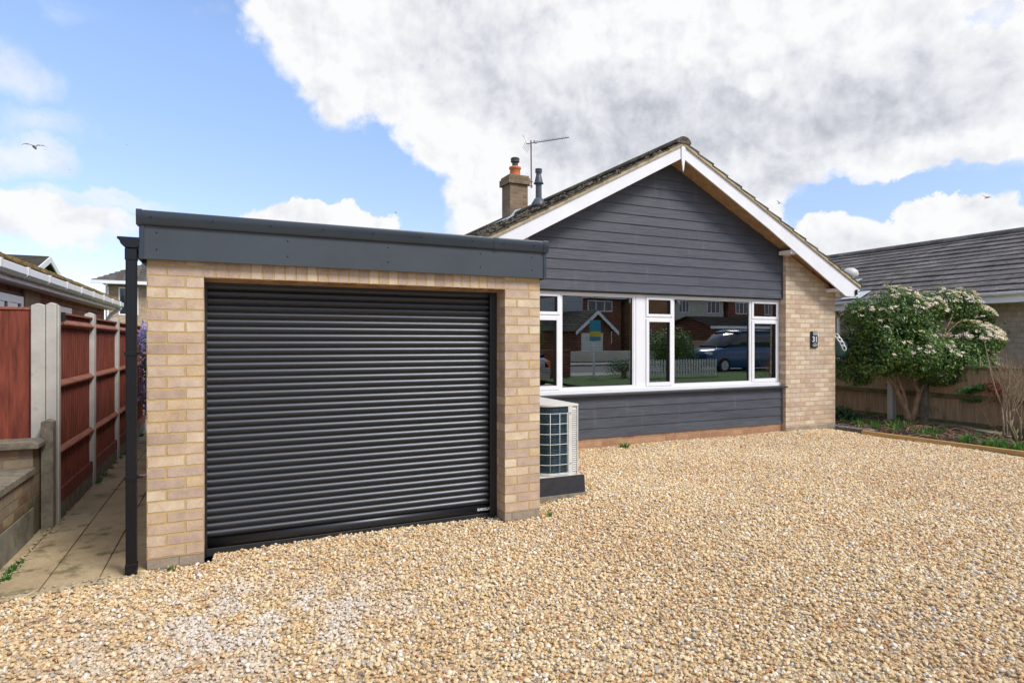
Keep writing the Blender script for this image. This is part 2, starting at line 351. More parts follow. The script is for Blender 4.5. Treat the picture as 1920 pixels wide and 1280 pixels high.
def m_stone():
    b = NB('gravel_stones'); oi = b.n('ShaderNodeObjectInfo')
    c = b.ramp(oi.outputs['Random'], [(0, (.56, .36, .16)), (.10, (.72, .50, .24)), (.22, (.56, .27, .09)), (.29, (.80, .62, .37)), (.44, (.70, .47, .21)), (.54, (.84, .71, .49)),
                                      (.64, (.42, .36, .31)), (.69, (.76, .55, .29)), (.80, (.86, .82, .74)), (.86, (.55, .49, .42)), (.91, (.30, .20, .13)), (.94, (.78, .60, .34)), (1, (.66, .39, .14))], 'CONSTANT')
    c = b.mix(.55, c, b.ramp(b.noise(90, 5, .6), [(.3, (.38, .38, .38)), (.7, (.64, .63, .60))]), 'OVERLAY')
    g = b.n('ShaderNodeNewGeometry'); big = b.n('ShaderNodeTexNoise'); b.L.new(g.outputs['Position'], big.inputs['Vector']); big.inputs['Scale'].default_value = .9; big.inputs['Detail'].default_value = 5
    c = b.mix(.55, c, b.ramp(big.outputs['Fac'], [(.32, (.42, .405, .385)), (.66, (.60, .60, .60))]), 'OVERLAY')
    # pale dusty patch in front of the garage
    d1 = b.n('ShaderNodeVectorMath', operation='SUBTRACT'); b.L.new(g.outputs['Position'], d1.inputs[0]); d1.inputs[1].default_value = (.15, 3.55, 0)
    d2 = b.n('ShaderNodeVectorMath', operation='MULTIPLY'); b.L.new(d1.outputs[0], d2.inputs[0]); d2.inputs[1].default_value = (1.0, 1.5, 0)
    d3 = b.n('ShaderNodeVectorMath', operation='LENGTH'); b.L.new(d2.outputs[0], d3.inputs[0])
    n5 = b.n('ShaderNodeTexNoise'); b.L.new(g.outputs['Position'], n5.inputs['Vector']); n5.inputs['Scale'].default_value = 4.5; n5.inputs['Detail'].default_value = 5
    f = b.math('MULTIPLY', b.step(d3.outputs['Value'], .3, 1.3, .62, 0), b.step(n5.outputs['Fac'], .42, .6))
    c = b.mix(.14, c, (.62, .56, .48)); c = b.mix(f, c, (.74, .72, .69))
    b.base(c, .72, .4); b.bump(b.noise(60, 3), .002); return b.m
M['stone'] = m_stone()


def m_leaf(name, c1, c2, c3, trans=.25, rough=.38):
    b = NB(name); g = b.n('ShaderNodeNewGeometry')
    c = b.ramp(g.outputs['Random Per Island'], [(0, c1), (.5, c2), (1, c3)])
    b.base(c, rough, .45)
    t = b.n('ShaderNodeBsdfTranslucent'); b.L.new(b.mix(1.0, c, (1.4, 1.5, .7), 'MULTIPLY'), t.inputs[0])
    mx = b.n('ShaderNodeMixShader'); mx.inputs[0].default_value = trans
    b.L.new(b.p.outputs[0], mx.inputs[1]); b.L.new(t.outputs[0], mx.inputs[2]); b.L.new(mx.outputs[0], b.N['Material Output'].inputs[0])
    return b.m
M['leaf'] = m_leaf('evergreen_leaves', (.030, .080, .020), (.085, .165, .032), (.20, .28, .060), .22)
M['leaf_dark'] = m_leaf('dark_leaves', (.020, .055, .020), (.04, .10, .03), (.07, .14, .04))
M['flower'] = m_leaf('pinkish_flower_heads', (.66, .46, .40), (.84, .72, .66), (.90, .86, .80), .2, .7)
M['needle'] = m_leaf('conifer_needles', (.06, .19, .06), (.10, .28, .08), (.15, .33, .10), .2, .6)
M['grass'] = m_leaf('grass_blades', (.035, .10, .02), (.06, .17, .03), (.11, .22, .05), .3, .6)
M['purple'] = m_leaf('purple_flowers', (.26, .20, .68), (.40, .34, .80), (.55, .50, .85), .2, .7)
M['redleaf'] = m_leaf('dark_red_leaves', (.11, .012, .012), (.19, .025, .018), (.25, .05, .03), .2, .6)
M['litter'] = m_leaf('leaf_litter', (.07, .035, .02), (.13, .07, .035), (.22, .13, .07), .05, .8)


def m_glass():
    b = NB('window_glass'); N = b.N
    tr = b.n('ShaderNodeBsdfTransparent'); tr.inputs[0].default_value = (.80, .86, .85, 1)
    gl = b.n('ShaderNodeBsdfGlossy'); gl.inputs['Roughness'].default_value = 0.0; gl.inputs[0].default_value = (.95, .98, 1, 1)
    bp = b.n('ShaderNodeBump'); b.L.new(b.noise(1.6, 2), bp.inputs['Height']); bp.inputs['Distance'].default_value = .0003; b.L.new(bp.outputs[0], gl.inputs['Normal'])
    fr = b.n('ShaderNodeFresnel'); fr.inputs[0].default_value = 4.3
    mx = b.n('ShaderNodeMixShader'); b.L.new(fr.outputs[0], mx.inputs[0]); b.L.new(tr.outputs[0], mx.inputs[1]); b.L.new(gl.outputs[0], mx.inputs[2])
    b.L.new(mx.outputs[0], N['Material Output'].inputs[0]); return b.m
M['glass'] = m_glass()

# ------------------------------------------------------------------ mesh helpers
WO = {}                                             # world offset of every object made here


class MB:
    def __init__(s): s.v = []; s.f = []
    def quad(s, *p):
        i = len(s.v); s.v += [tuple(q) for q in p]; s.f.append(tuple(range(i, i + len(p)))); return s
    def box(s, x0, x1, y0, y1, z0, z1):
        i = len(s.v)
        s.v += [(x0, y0, z0), (x1, y0, z0), (x1, y1, z0), (x0, y1, z0), (x0, y0, z1), (x1, y0, z1), (x1, y1, z1), (x0, y1, z1)]
        s.f += [(i, i + 3, i + 2, i + 1), (i + 4, i + 5, i + 6, i + 7), (i, i + 1, i + 5, i + 4), (i + 1, i + 2, i + 6, i + 5), (i + 2, i + 3, i + 7, i + 6), (i + 3, i, i + 4, i + 7)]
        return s
    def prism(s, poly, axis, a, b):
        """poly: 2-D points; axis 'x': (y,z), 'y': (x,z), 'z': (x,y)"""
        def P(q, t): return {'x': (t, q[0], q[1]), 'y': (q[0], t, q[1]), 'z': (q[0], q[1], t)}[axis]
        i = len(s.v); n = len(poly); s.v += [P(q, a) for q in poly] + [P(q, b) for q in poly]
        ar = sum(poly[k][0] * poly[(k + 1) % n][1] - poly[(k + 1) % n][0] * poly[k][1] for k in range(n))
        fl = (ar > 0) ^ (axis == 'y') ^ (b < a)
        A = tuple(range(i, i + n)); B = tuple(range(i + n, i + 2 * n))
        s.f.append(A[::-1] if fl else A); s.f.append(B if fl else B[::-1])
        for k in range(n):
            q = (i + k, i + (k + 1) % n, i + n + (k + 1) % n, i + n + k); s.f.append(q if fl else q[::-1])
        return s
    def strip(s, poly, axis, a, b):
        """open profile swept along an axis (no caps)"""
        def P(q, t): return {'x': (t, q[0], q[1]), 'y': (q[0], t, q[1]), 'z': (q[0], q[1], t)}[axis]
        i = len(s.v); n = len(poly); s.v += [P(q, a) for q in poly] + [P(q, b) for q in poly]
        for k in range(n - 1): s.f.append((i + k, i + n + k, i + n + k + 1, i + k + 1))
        return s
    def tube(s, pts, rad, n=8, caps=True):
        pts = [Vector(p) for p in pts]; k = len(pts)
        if not isinstance(rad, (list, tuple)): rad = [rad] * k
        prev = None; rings = []
        for j, p in enumerate(pts):
            d = (pts[min(j + 1, k - 1)] - pts[max(j - 1, 0)]).normalized()
            if prev is None:
                u = d.cross(Vector((0, 0, 1)));
                if u.length < .05: u = d.cross(Vector((1, 0, 0)))
                u.normalize()
            else:
                u = (prev - d * prev.dot(d)); u.normalize()
            w = d.cross(u); prev = u; i = len(s.v)
            for a in range(n):
                t = 2 * math.pi * a / n; s.v.append(tuple(p + (u * math.cos(t) + w * math.sin(t)) * rad[j]))
            rings.append(i)
        for a, b in zip(rings, rings[1:]):
            for q in range(n): s.f.append((a + q, a + (q + 1) % n, b + (q + 1) % n, b + q))
        if caps:
            s.f.append(tuple(rings[0] + q for q in reversed(range(n)))); s.f.append(tuple(rings[-1] + q for q in range(n)))
        return s
    def lathe(s, prof, c, n=20):
        """prof: (r,z) list around a vertical axis through c"""
        rings = []
        for r, z in prof:
            i = len(s.v); rings.append(i)
            for a in range(n):
                t = 2 * math.pi * a / n; s.v.append((c[0] + r * math.cos(t), c[1] + r * math.sin(t), c[2] + z))
        for a, b in zip(rings, rings[1:]):
            for q in range(n): s.f.append((a + q, a + (q + 1) % n, b + (q + 1) % n, b + q))
        s.f.append(tuple(rings[0] + q for q in reversed(range(n)))); s.f.append(tuple(rings[-1] + q for q in range(n)))
        return s
    def build(s, name, mat, parent=None, origin=None, smooth=False, bevel=0.0, seg=2, fix=False, uvo=(0, 0)):
        off = WO[parent.as_pointer()] if parent else Vector(origin or (0, 0, 0))
        me = bpy.data.meshes.new(name); me.from_pydata([(a - off[0], b - off[1], c - off[2]) for a, b, c in s.v], [], s.f)
        if fix:
            bm = bmesh.new(); bm.from_mesh(me); bmesh.ops.recalc_face_normals(bm, faces=bm.faces); bm.to_mesh(me); bm.free()
        me.update(); uv = me.uv_layers.new(name='UVMap'); d = np.empty(len(me.loops) * 2, np.float32)
        co = [Vector(v) for v in s.v] if not fix else [v.co + off for v in me.vertices]
        k = 0
        for p in me.polygons:
            n = p.normal
            if abs(n.z) > .985: u, w = Vector((1, 0, 0)), Vector((0, 1, 0))
            else: u = Vector((0, 0, 1)).cross(n).normalized(); w = n.cross(u)
            for li in p.loop_indices:
                q = co[me.loops[li].vertex_index]; d[2 * li] = q.dot(u) + uvo[0]; d[2 * li + 1] = q.dot(w) + uvo[1]
        uv.data.foreach_set('uv', d)
        me.materials.append(M[mat] if isinstance(mat, str) else mat)
        if smooth:
            me.polygons.foreach_set('use_smooth', [True] * len(me.polygons))
        o = bpy.data.objects.new(name, me); COL.objects.link(o)
        if parent: o.parent = parent
        else: o.location = off
        WO[o.as_pointer()] = off
        if bevel:
            m = o.modifiers.new('bevel', 'BEVEL'); m.width = bevel; m.segments = seg; m.limit_method = 'ANGLE'; m.angle_limit = R(40)
            me.polygons.foreach_set('use_smooth', [True] * len(me.polygons)); m.harden_normals = True
        return o


def build_each(mb, name, mat, parent, **k):
    """every separate piece of the builder becomes an object of its own"""
    par = list(range(len(mb.v)))
    def find(a):
        while par[a] != a: par[a] = par[par[a]]; a = par[a]
        return a
    for f in mb.f:
        for q in f[1:]: par[find(q)] = find(f[0])
    gr = {}
    for f in mb.f: gr.setdefault(find(f[0]), []).append(f)
    out = []
    for fs in gr.values():
        ids = sorted({i for f in fs for i in f}); mp = {a: j for j, a in enumerate(ids)}
        m = MB(); m.v = [mb.v[i] for i in ids]; m.f = [tuple(mp[i] for i in f) for f in fs]; out.append(m.build(name, mat, parent, **k))
    return out


def tag(o, label=None, cat=None, group=None, kind=None):
    if label: o['label'] = label
    if cat: o['category'] = cat
    if group: o['group'] = group
    if kind: o['kind'] = kind
    return o


def thing(name, loc, label, cat, group=None):
    o = bpy.data.objects.new(name, None); COL.objects.link(o); o.location = loc; o.empty_display_size = .2
    WO[o.as_pointer()] = Vector(loc); return tag(o, label, cat, group)


def text(name, s, size, loc, rot, mat, parent, depth=.001, space=1.0, bold=0.0, align='CENTER', width=None):
    cu = bpy.data.curves.new(name, 'FONT'); cu.body = s; cu.size = size; cu.extrude = depth; cu.align_x = align; cu.align_y = 'CENTER'; cu.space_character = space; cu.offset = bold
    tmp = bpy.data.objects.new(name, cu); COL.objects.link(tmp)
    me = bpy.data.meshes.new_from_object(tmp.evaluated_get(bpy.context.evaluated_depsgraph_get())); bpy.data.objects.remove(tmp)
    if width:
        xs = [v.co.x for v in me.vertices]; k = width / (max(xs) - min(xs))
        for v in me.vertices: v.co.x *= k
    me.materials.clear(); me.materials.append(M[mat]); o = bpy.data.objects.new(name, me); COL.objects.link(o)
    o.parent = parent; o.location = Vector(loc) - WO[parent.as_pointer()]; o.rotation_euler = rot; WO[o.as_pointer()] = Vector(loc); return o


def mesh_np(name, V_, F_, mat, parent=None, origin=(0, 0, 0)):
    off = WO[parent.as_pointer()] if parent else Vector(origin)
    V_ = V_ - np.array(off); me = bpy.data.meshes.new(name); k = F_.shape[1]
    me.vertices.add(len(V_)); me.vertices.foreach_set('co', V_.astype(np.float32).ravel())
    me.loops.add(F_.size); me.loops.foreach_set('vertex_index', F_.astype(np.int32).ravel())
    me.polygons.add(len(F_)); me.polygons.foreach_set('loop_start', np.arange(0, F_.size, k, dtype=np.int32))
    me.update(calc_edges=True); me.validate()
    me.materials.append(M[mat]); o = bpy.data.objects.new(name, me); COL.objects.link(o)
    if parent: o.parent = parent
    else: o.location = off
    WO[o.as_pointer()] = off; return o


def unit(n):
    v = rng.normal(size=(n, 3)); return v / np.linalg.norm(v, axis=1)[:, None]


def leaf_arrays(P, Nrm, size, aspect=.45, fold=.25, jit=.35):
    """one folded leaf (two quads) per point"""
    n = len(P); Nrm = Nrm / np.linalg.norm(Nrm, axis=1)[:, None]
    a = unit(n); T = np.cross(Nrm, a); T /= np.linalg.norm(T, axis=1)[:, None]; B = np.cross(Nrm, T)
    s = size * (1 + jit * (rng.random(n) - .5) * 2); L_ = T * s[:, None]; W = B * (s * aspect)[:, None]; U = Nrm * (s * fold * aspect)[:, None]
    v = np.stack([P - L_ * .5, P + W * .5 + U - L_ * .05, P + L_ * .5, P - W * .5 + U - L_ * .05], 1).reshape(-1, 3)
    b = np.arange(n)[:, None] * 4
    return v, np.concatenate([b + [0, 1, 2], b + [0, 2, 3]], 0)


def in_lobes(lobes, n, inner=.55):
    """points in the outer part of a set of ellipsoids (centre, radii)"""
    C = np.array([l[0] for l in lobes], float); Rr = np.array([l[1] for l in lobes], float)
    w = (Rr[:, 0] * Rr[:, 1] * Rr[:, 2]) ** (2 / 3); w /= w.sum(); k = rng.choice(len(lobes), n, p=w)
    d = unit(n); r = inner + (1 - inner) * rng.random(n) ** .6; r *= 1 + .10 * np.sin(d[:, 0] * 9 + k) * np.cos(d[:, 2] * 8 + k * 2)
    return C[k] + d * Rr[k] * r[:, None], d, k, r


def foliage(name, lobes, n, size, mat, parent, inner=.5, aspect=.45, up=.3, drop=None, rnd=.8):
    P, d, k, r = in_lobes(lobes, n, inner)
    if drop is not None:
        keep = drop(P); P, d = P[keep], d[keep]
    Nn = d + np.array([0, 0, up]) + unit(len(P)) * rnd
    v, f = leaf_arrays(P, Nn, size, aspect); return mesh_np(name, v, f, mat, parent)

# ================================================================== SETTING
def smooth01(x): x = max(0, min(1, x)); return x * x * (3 - 2 * x)
def gz(x, y): return .010 * math.sin(x * 2.3 + 1.1 * math.sin(y * 2.1)) * math.sin(y * 2.9 + .8 * math.sin(x * 1.7)) - .012 - .068 * smooth01((3.9 - x) / 1.9) + .006 * math.sin(x * 1.7 + y) * math.sin(y * 1.3)

b = MB(); b.quad((-400, -400, -.30), (400, -400, -.30), (400, 900, -.30), (-400, 900, -.30)); tag(b.build('ground', 'lawn'), kind='structure')
b = MB(); b.box(-60, 90, -13.0, -7.2, -.4, -.17); tag(b.build('road', 'asphalt'), kind='structure')
b = MB(); b.box(-60, 90, -7.2, -5.3, -.4, -.07); b.box(-60, 90, -14.8, -13.0, -.4, -.07); tag(b.build('pavement', 'paving'), kind='structure')
b = MB(); b.box(9.6, 60, -5.3, 2.0, -.4, -.03); b.box(-40, -3.6, -5.3, 4.2, -.4, -.1); b.box(-60, 90, -19.5, -14.8, -.4, -.03); tag(b.build('lawn', 'lawn'), kind='structure')
# concrete path of large slabs beside the garage
b = MB(); zp = -.08
xs = [-1.30, -1.05, -.755, -.494]; ys = [4.46, 5.93, 7.5, 9.1, 10.7, 12.3, 15.5]
for xa, xb in zip(xs, xs[1:]):
    for ya, yb in zip(ys, ys[1:]):
        dz = random.uniform(-.003, .003); b.box(xa + .004, xb - .004, ya + .004, yb - .004, -.2, zp + dz)
for ya, yb in zip(ys, ys[1:]): b.box(-1.62, -1.308, ya + .004, yb - .004, -.2, zp - .006)
tag(b.build('path', 'path', bevel=.004), kind='structure')
b = MB(); b.box(-2.6, -.45, 4.0, 16, -.29, -.125); tag(b.build('path_bed', 'soil'), kind='structure')
b = MB(); b.box(9.215, 9.45, 6.35, 7.6, -.2, .015); b.box(9.215, 9.6, 7.6, 16, -.2, .02); tag(b.build('side_path', 'paving'), kind='structure')

# gravel drive: one sheet with loose stones strewn over it
def drive_mesh():
    me = bpy.data.meshes.new('gravel'); V_, F_, idx = [], [], {}
    st = .1
    def inside(x, y):
        if y < -5.3: return False
        if x > 9.03 + .0 * y: return False
        if y < 4.45 + .12 * (x + 1.2) / .6 * (x < -.5): return x > -3.5
        if y < 4.66: return x > -.62
        if y < 4.86 and -.15 < x < 2.1: return True
        return x > 2.43 and y < 7.0
    for i in range(-35, 92):
        for j in range(-53, 71):
            x, y = i * st, j * st
            if not inside(x + .05, y + .05): continue
            q = []
            for a, c in ((0, 0), (1, 0), (1, 1), (0, 1)):
                k = (i + a, j + c)
                if k not in idx: idx[k] = len(V_); V_.append((k[0] * st, k[1] * st, gz(k[0] * st, k[1] * st) - .012))
                q.append(idx[k])
            F_.append(q)
    me.from_pydata(V_, [], F_); me.update(); me.materials.append(M['gravel_bed'])
    g = me.attributes.new('dens', 'FLOAT', 'POINT')
    g.data.foreach_set('value', [1.0 if v[1] > 1.0 else 0.0 for v in V_])
    o = bpy.data.objects.new('gravel', me); COL.objects.link(o); return tag(o, kind='stuff')
drive = drive_mesh()
stones = bpy.data.collections.new('stone_shapes')
for k in range(7):
    bm = bmesh.new(); bmesh.ops.create_icosphere(bm, subdivisions=2 if k < 5 else 1, radius=1)
    sx, sy_, sz = rng.uniform(.8, 1.25), rng.uniform(.55, .9), rng.uniform(.42, .68)
    ph = rng.uniform(0, 6, 3); cuts = unit(5)
    for v in bm.verts:
        c = v.co.copy()
        for q in cuts:                                   # chipped flats
            d = c.dot(Vector(q)) - .74
            if d > 0: c -= Vector(q) * d * .85
        r = 1 + .09 * math.sin(3 * c.x + ph[0]) * math.sin(3 * c.y + ph[1]) + .05 * math.sin(6 * c.z + ph[2])
        v.co = Vector((c.x * sx, c.y * sy_, c.z * sz)) * r
    me = bpy.data.meshes.new('stone'); bm.to_mesh(me); bm.free(); me.materials.append(M['stone'])
    stones.objects.link(bpy.data.objects.new('stone', me))


def scatter_nodes():
    g = bpy.data.node_groups.new('scatter_stones', 'GeometryNodeTree')
    g.interface.new_socket('Geometry', in_out='INPUT', socket_type='NodeSocketGeometry'); g.interface.new_socket('Geometry', in_out='OUTPUT', socket_type='NodeSocketGeometry')
    N = g.nodes; L = g.links; gi = N.new('NodeGroupInput'); go = N.new('NodeGroupOutput'); jo = N.new('GeometryNodeJoinGeometry')
    att = N.new('GeometryNodeInputNamedAttribute'); att.data_type = 'FLOAT'; att.inputs['Name'].default_value = 'dens'
    ci = N.new('GeometryNodeCollectionInfo'); ci.inputs['Collection'].default_value = stones; ci.inputs['Separate Children'].default_value = True; ci.inputs['Reset Children'].default_value = True
    L.new(gi.outputs[0], jo.inputs[0])
    for seed, dens, zlo, zhi, s0, s1 in ((1, 2300, -.004, .010, .0085, .0150), (2, 1700, .003, .016, .0062, .0148), (3, 110, .006, .017, .015, .021)):
        mu = N.new('ShaderNodeMath'); mu.operation = 'MULTIPLY'; L.new(att.outputs[0], mu.inputs[0]); mu.inputs[1].default_value = dens
        d = N.new('GeometryNodeDistributePointsOnFaces'); d.distribute_method = 'RANDOM'; L.new(gi.outputs[0], d.inputs['Mesh']); L.new(mu.outputs[0], d.inputs['Density']); d.inputs['Seed'].default_value = seed
        off = N.new('FunctionNodeRandomValue'); off.data_type = 'FLOAT_VECTOR'; off.inputs[0].default_value = (0, 0, zlo); off.inputs[1].default_value = (0, 0, zhi); off.inputs['Seed'].default_value = seed + 9
        sp = N.new('GeometryNodeSetPosition'); L.new(d.outputs['Points'], sp.inputs[0]); L.new(off.outputs[0], sp.inputs['Offset'])
        i = N.new('GeometryNodeInstanceOnPoints'); L.new(sp.outputs[0], i.inputs['Points']); L.new(ci.outputs[0], i.inputs['Instance']); i.inputs['Pick Instance'].default_value = True
        rv = N.new('FunctionNodeRandomValue'); rv.data_type = 'FLOAT_VECTOR'; rv.inputs[0].default_value = (-.55, -.55, 0); rv.inputs[1].default_value = (.55, .55, 6.28); rv.inputs['Seed'].default_value = seed + 20
        L.new(rv.outputs[0], i.inputs['Rotation'])
        rs = N.new('FunctionNodeRandomValue'); rs.data_type = 'FLOAT'; rs.inputs[2].default_value = s0; rs.inputs[3].default_value = s1; rs.inputs['Seed'].default_value = seed + 40
        L.new(rs.outputs[1], i.inputs['Scale']); L.new(i.outputs[0], jo.inputs[0])
    L.new(jo.outputs[0], go.inputs[0]); return g
drive.modifiers.new('stones', 'NODES').node_group = scatter_nodes()

# flower bed and its edging
b = MB()
n = 60
Z = {}
for i in range(13):
    for j in range(n + 1):
        x = 9.1 + i * .165; y = -1 + j * 11.0 / n; Z[i, j] = (x, y, -.03 + .05 * smooth01((x - 9.1) / .5) + random.uniform(-.015, .02))
for i in range(12):
    for j in range(n): b.quad(Z[i, j], Z[i + 1, j], Z[i + 1, j + 1], Z[i, j + 1])
tag(b.build('flower_bed', 'soil'), kind='structure')
b = MB(); e0 = (8.93, 6.27); e1 = (9.13, 3.4)
b.prism([(e0[0], e0[1]), (e1[0], e1[1]), (9.32, .6), (9.372, .6), (e1[0] + .052, e1[1]), (e0[0] + .052, e0[1])], 'z', -.12, .045)
tag(b.build('timber_edging', 'timber', origin=(8.93, 6.27, 0), bevel=.004), 'long new timber edging board between the gravel drive and the flower bed', 'edging')
b = MB(); b.prism([(11.0, 7.2), (10.75, 5.9), (10.25, 4.88), (9.9, 3.4), (10.1, 3.4), (10.5, 4.88), (11.0, 5.9)], 'z', -.1, .05)
tag(b.build('edging_strip', 'concrete_old', origin=(10.8, 6, 0)), 'low strip of weathered concrete kerb at the foot of the brown fence', 'kerb')

# ================================================================== GARAGE
G = thing('garage', (-.492, 4.65, -.08), 'flat roofed buff brick garage with dark grey fascia and black roller shutter', 'garage')
YG = 4.65
gl, ol, orr, gr = -.492, -.156, 2.103, 2.433
b = MB(); b.prism([(gl, YG), (ol, YG), (ol, YG + .33), (gl + .215, YG + .33), (gl + .215, 10.2), (gl, 10.2)], 'z', -.012, 1.868); b.box(gl + .001, gl + .214, YG + .34, 10.19, 1.868, 2.1)
b.build('wall', 'garage_brick', G)
b = MB(); b.box(orr, gr, YG, YG + .33, -.012, 1.868); b.box(gr - .215, gr, YG + .331, 6.94, -.012, 2.1)
b.build('wall', 'garage_right', G)
b = MB(); b.box(gl + .215, gr, 10.0, 10.2, -.1, 2.1); b.build('wall', 'garage_right', G)
b = MB(); b.prism([(gl + .002, YG + .003), (ol - .001, YG + .003), (ol - .001, YG + .33), (gl + .213, YG + .33), (gl + .213, 10.2), (gl + .002, 10.2)], 'z', -.16, -.012); b.build('brick_footing', 'footing', G)
b = MB(); b.box(orr + .001, gr - .002, YG + .003, YG + .33, -.16, -.012); b.build('brick_footing', 'footing', G)
b = MB(); b.box(ol, orr, YG, YG + .1025, 1.868, 2.05); b.build('lintel_course', 'soldier', G)
b = MB(); b.box(gl, ol, YG, YG + .10, 1.868, 2.05); b.box(orr, gr, YG, YG + .10, 1.868, 2.05); b.box(gl, gr, YG + .11, YG + .33, 1.90, 2.05); b.build('brick_head', 'garage_brick', G)
# mortar ledge on the soffit of the lintel
b = MB(); b.box(ol, orr, YG + .1025, YG + .19, 1.85, 1.868)
for k in range(22):
    x = random.uniform(ol + .05, orr - .1); b.box(x, x + random.uniform(.02, .09), YG + .02, YG + .09, 1.868 - random.uniform(.002, .007), 1.8685)
b.build('lintel_soffit', 'soffit_tan', G)
# roof deck, fascia, trim
b = MB(); b.box(-.51, 2.43, 4.62, 10.3, 2.05, 2.185); b.build('roof', 'coping', G)
fas = MB(); fas.box(-.520, 2.452, 4.600, 4.622, 1.968, 2.20)
F_ = fas.build('fascia', 'fascia', G, bevel=.002)
b = MB(); b.box(-.530, -.502, 4.592, 4.68, 1.966, 2.20); b.box(2.440, 2.468, 4.594, 4.70, 1.958, 2.20); build_each(b, 'corner_trim', 'coping', F_, bevel=.002)
b = MB(); b.box(-.527, -.51, 4.68, 10.3, 1.99, 2.19); b.build('side_fascia', 'fascia', G, bevel=.002)
pr = [(4.60, 2.192), (4.585, 2.188), (4.580, 2.196), (4.568, 2.262), (4.572, 2.280), (4.590, 2.286), (4.66, 2.286), (4.66, 2.19)]
b = MB(); b.prism(pr, 'x', -.522, 2.448); T_ = b.build('roof_trim', 'coping', G, bevel=.003)
def grow(p, k): return [(y - k if y < 4.62 else y, z + (k if z > 2.27 else -k if z < 2.2 else 0)) for y, z in p]
b = MB(); b.prism(grow(pr, .003), 'x', 1.968, 2.012); b.prism(grow(pr, .004), 'x', 2.430, 2.478); b.prism(grow(pr, .004), 'x', -.545, -.512); build_each(b, 'trim_joint', 'coping', T_, bevel=.002)
b = MB()
for x in (-.43, .38, 1.10, 1.86, 2.33):
    for z in (2.145, 2.035): b.tube([(x, 4.602, z), (x, 4.5965, z)], .0045, 8)
build_each(b, 'fixing', 'black_plastic', F_)
b = MB()
for x in (-.46, -.10, .27, .62, .98, 1.35, 1.78, 2.06, 2.34): b.tube([(x, 4.58, 2.24), (x, 4.566, 2.24)], .0045, 8)
build_each(b, 'fixing', 'black_plastic', T_)
# gutter along the left side and the square downpipe
def ogee(cx, z, s): return [(cx + s * a, z + h) for a, h in ((0, .0), (-.115, .0), (-.118, -.012), (-.105, -.020), (-.098, -.045), (-.075, -.066), (-.02, -.068), (0, -.058))]
b = MB(); b.prism(ogee(-.53, 2.10, 1.0), 'y', 4.60, 10.2); gt = b.build('gutter', 'black_plastic', G, bevel=.002)
b = MB(); b.prism([(x, z) for x, z in ogee(-.527, 2.104, 1.06)], 'y', 4.585, 4.606); b.build('gutter_end', 'black_plastic', gt, bevel=.002)
b = MB(); b.box(-.527, -.495, 4.70, 4.74, 1.95, 2.03); b.box(-.53, -.50, 4.63, 4.66, 2.07, 2.155); build_each(b, 'gutter_bracket', 'black_plastic', gt)
dx0, dx1, dy0, dy1 = -.606, -.545, 4.60, 4.661
b = MB(); b.box(dx0, dx1, dy0, dy1, -.03, 2.0); dp = b.build('downpipe', 'black_plastic', G, bevel=.007)
b = MB(); b.box(dx0 - .004, dx1 + .004, dy0 - .004, dy1 + .004, 1.955, 2.035); b.box(dx0 - .004, dx1 + .004, dy0 - .004, dy1 + .004, -.085, -.01); build_each(b, 'pipe_socket', 'black_plastic', dp, bevel=.006)
for z in (1.352, .548):
    b = MB(); b.box(dx0 - .006, dx1 + .006, dy0 - .007, dy1 + .006, z - .012, z + .012); b.box(dx1 + .006, -.51, dy0 + .004, dy0 + .016, z - .007, z + .008)
    b.build('pipe_clip', 'black_plastic', dp, bevel=.002)
    b = MB(); b.tube([(-.53, dy0 + .055, z), (-.49, dy0 + .055, z)], .008, 8); b.build('spacer', 'rust', dp)
# roller shutter
YD = 4.845; dz0 = -.075
door = thing('garage_door', ((ol + orr) / 2, YD, dz0), None, None); door.parent = G; door.location = Vector(((ol + orr) / 2, YD, dz0)) - WO[G.as_pointer()]
WO[door.as_pointer()] = Vector(((ol + orr) / 2, YD, dz0))
b = MB(); pitch = .0523; z = dz0 + .10; prof = []
while z < 1.90:
    prof += [(YD + .0115, z + .0004)] + [(YD + .0095 - .0125 * math.sin(math.pi * q / 10) ** .8, z + .0022 + (pitch - .0040) * q / 10) for q in range(11)] + [(YD + .0115, z + pitch - .0012)]
    z += pitch
b.strip(prof, 'x', ol + .012, orr - .058); sl = b.build('slats', 'slat', door, smooth=True); 
b = MB(); b.prism([(YD + .012, dz0 + .028), (YD - .001, dz0 + .032), (YD - .006, dz0 + .05), (YD - .006, dz0 + .076), (YD - .003, dz0 + .086), (YD + .004, dz0 + .095), (YD + .012, dz0 + .0995)], 'x', ol + .012, orr - .058); b.build('bottom_slat', 'slat', door, smooth=True)
b = MB(); b.box(ol + .01, orr - .05, YD - .004, YD + .016, dz0 - .03, dz0 + .026); b.build('bottom_seal', 'gasket', door, bevel=.004)
b = MB(); b.box(ol - .0, ol + .016, YD - .028, YD + .03, dz0 - .03, 1.9); b.box(orr - .066, orr - .001, YD - .028, YD - .012, dz0 - .03, 1.9); b.box(orr - .03, orr - .001, YD - .011, YD + .03, dz0 - .03, 1.9)
build_each(b, 'guide_rail', 'slat', door, bevel=.003)
b = MB(); b.box(ol, orr, YD - .01, YD + .3, 1.835, 1.9); b.build('shutter_box', 'slat', door)
text('lettering', 'GAROLLA', .030, (1.985, YD - .0095, dz0 + .064), (R(90), 0, 0), 'letter', door, .0006, 1.05, .0009, width=.118)

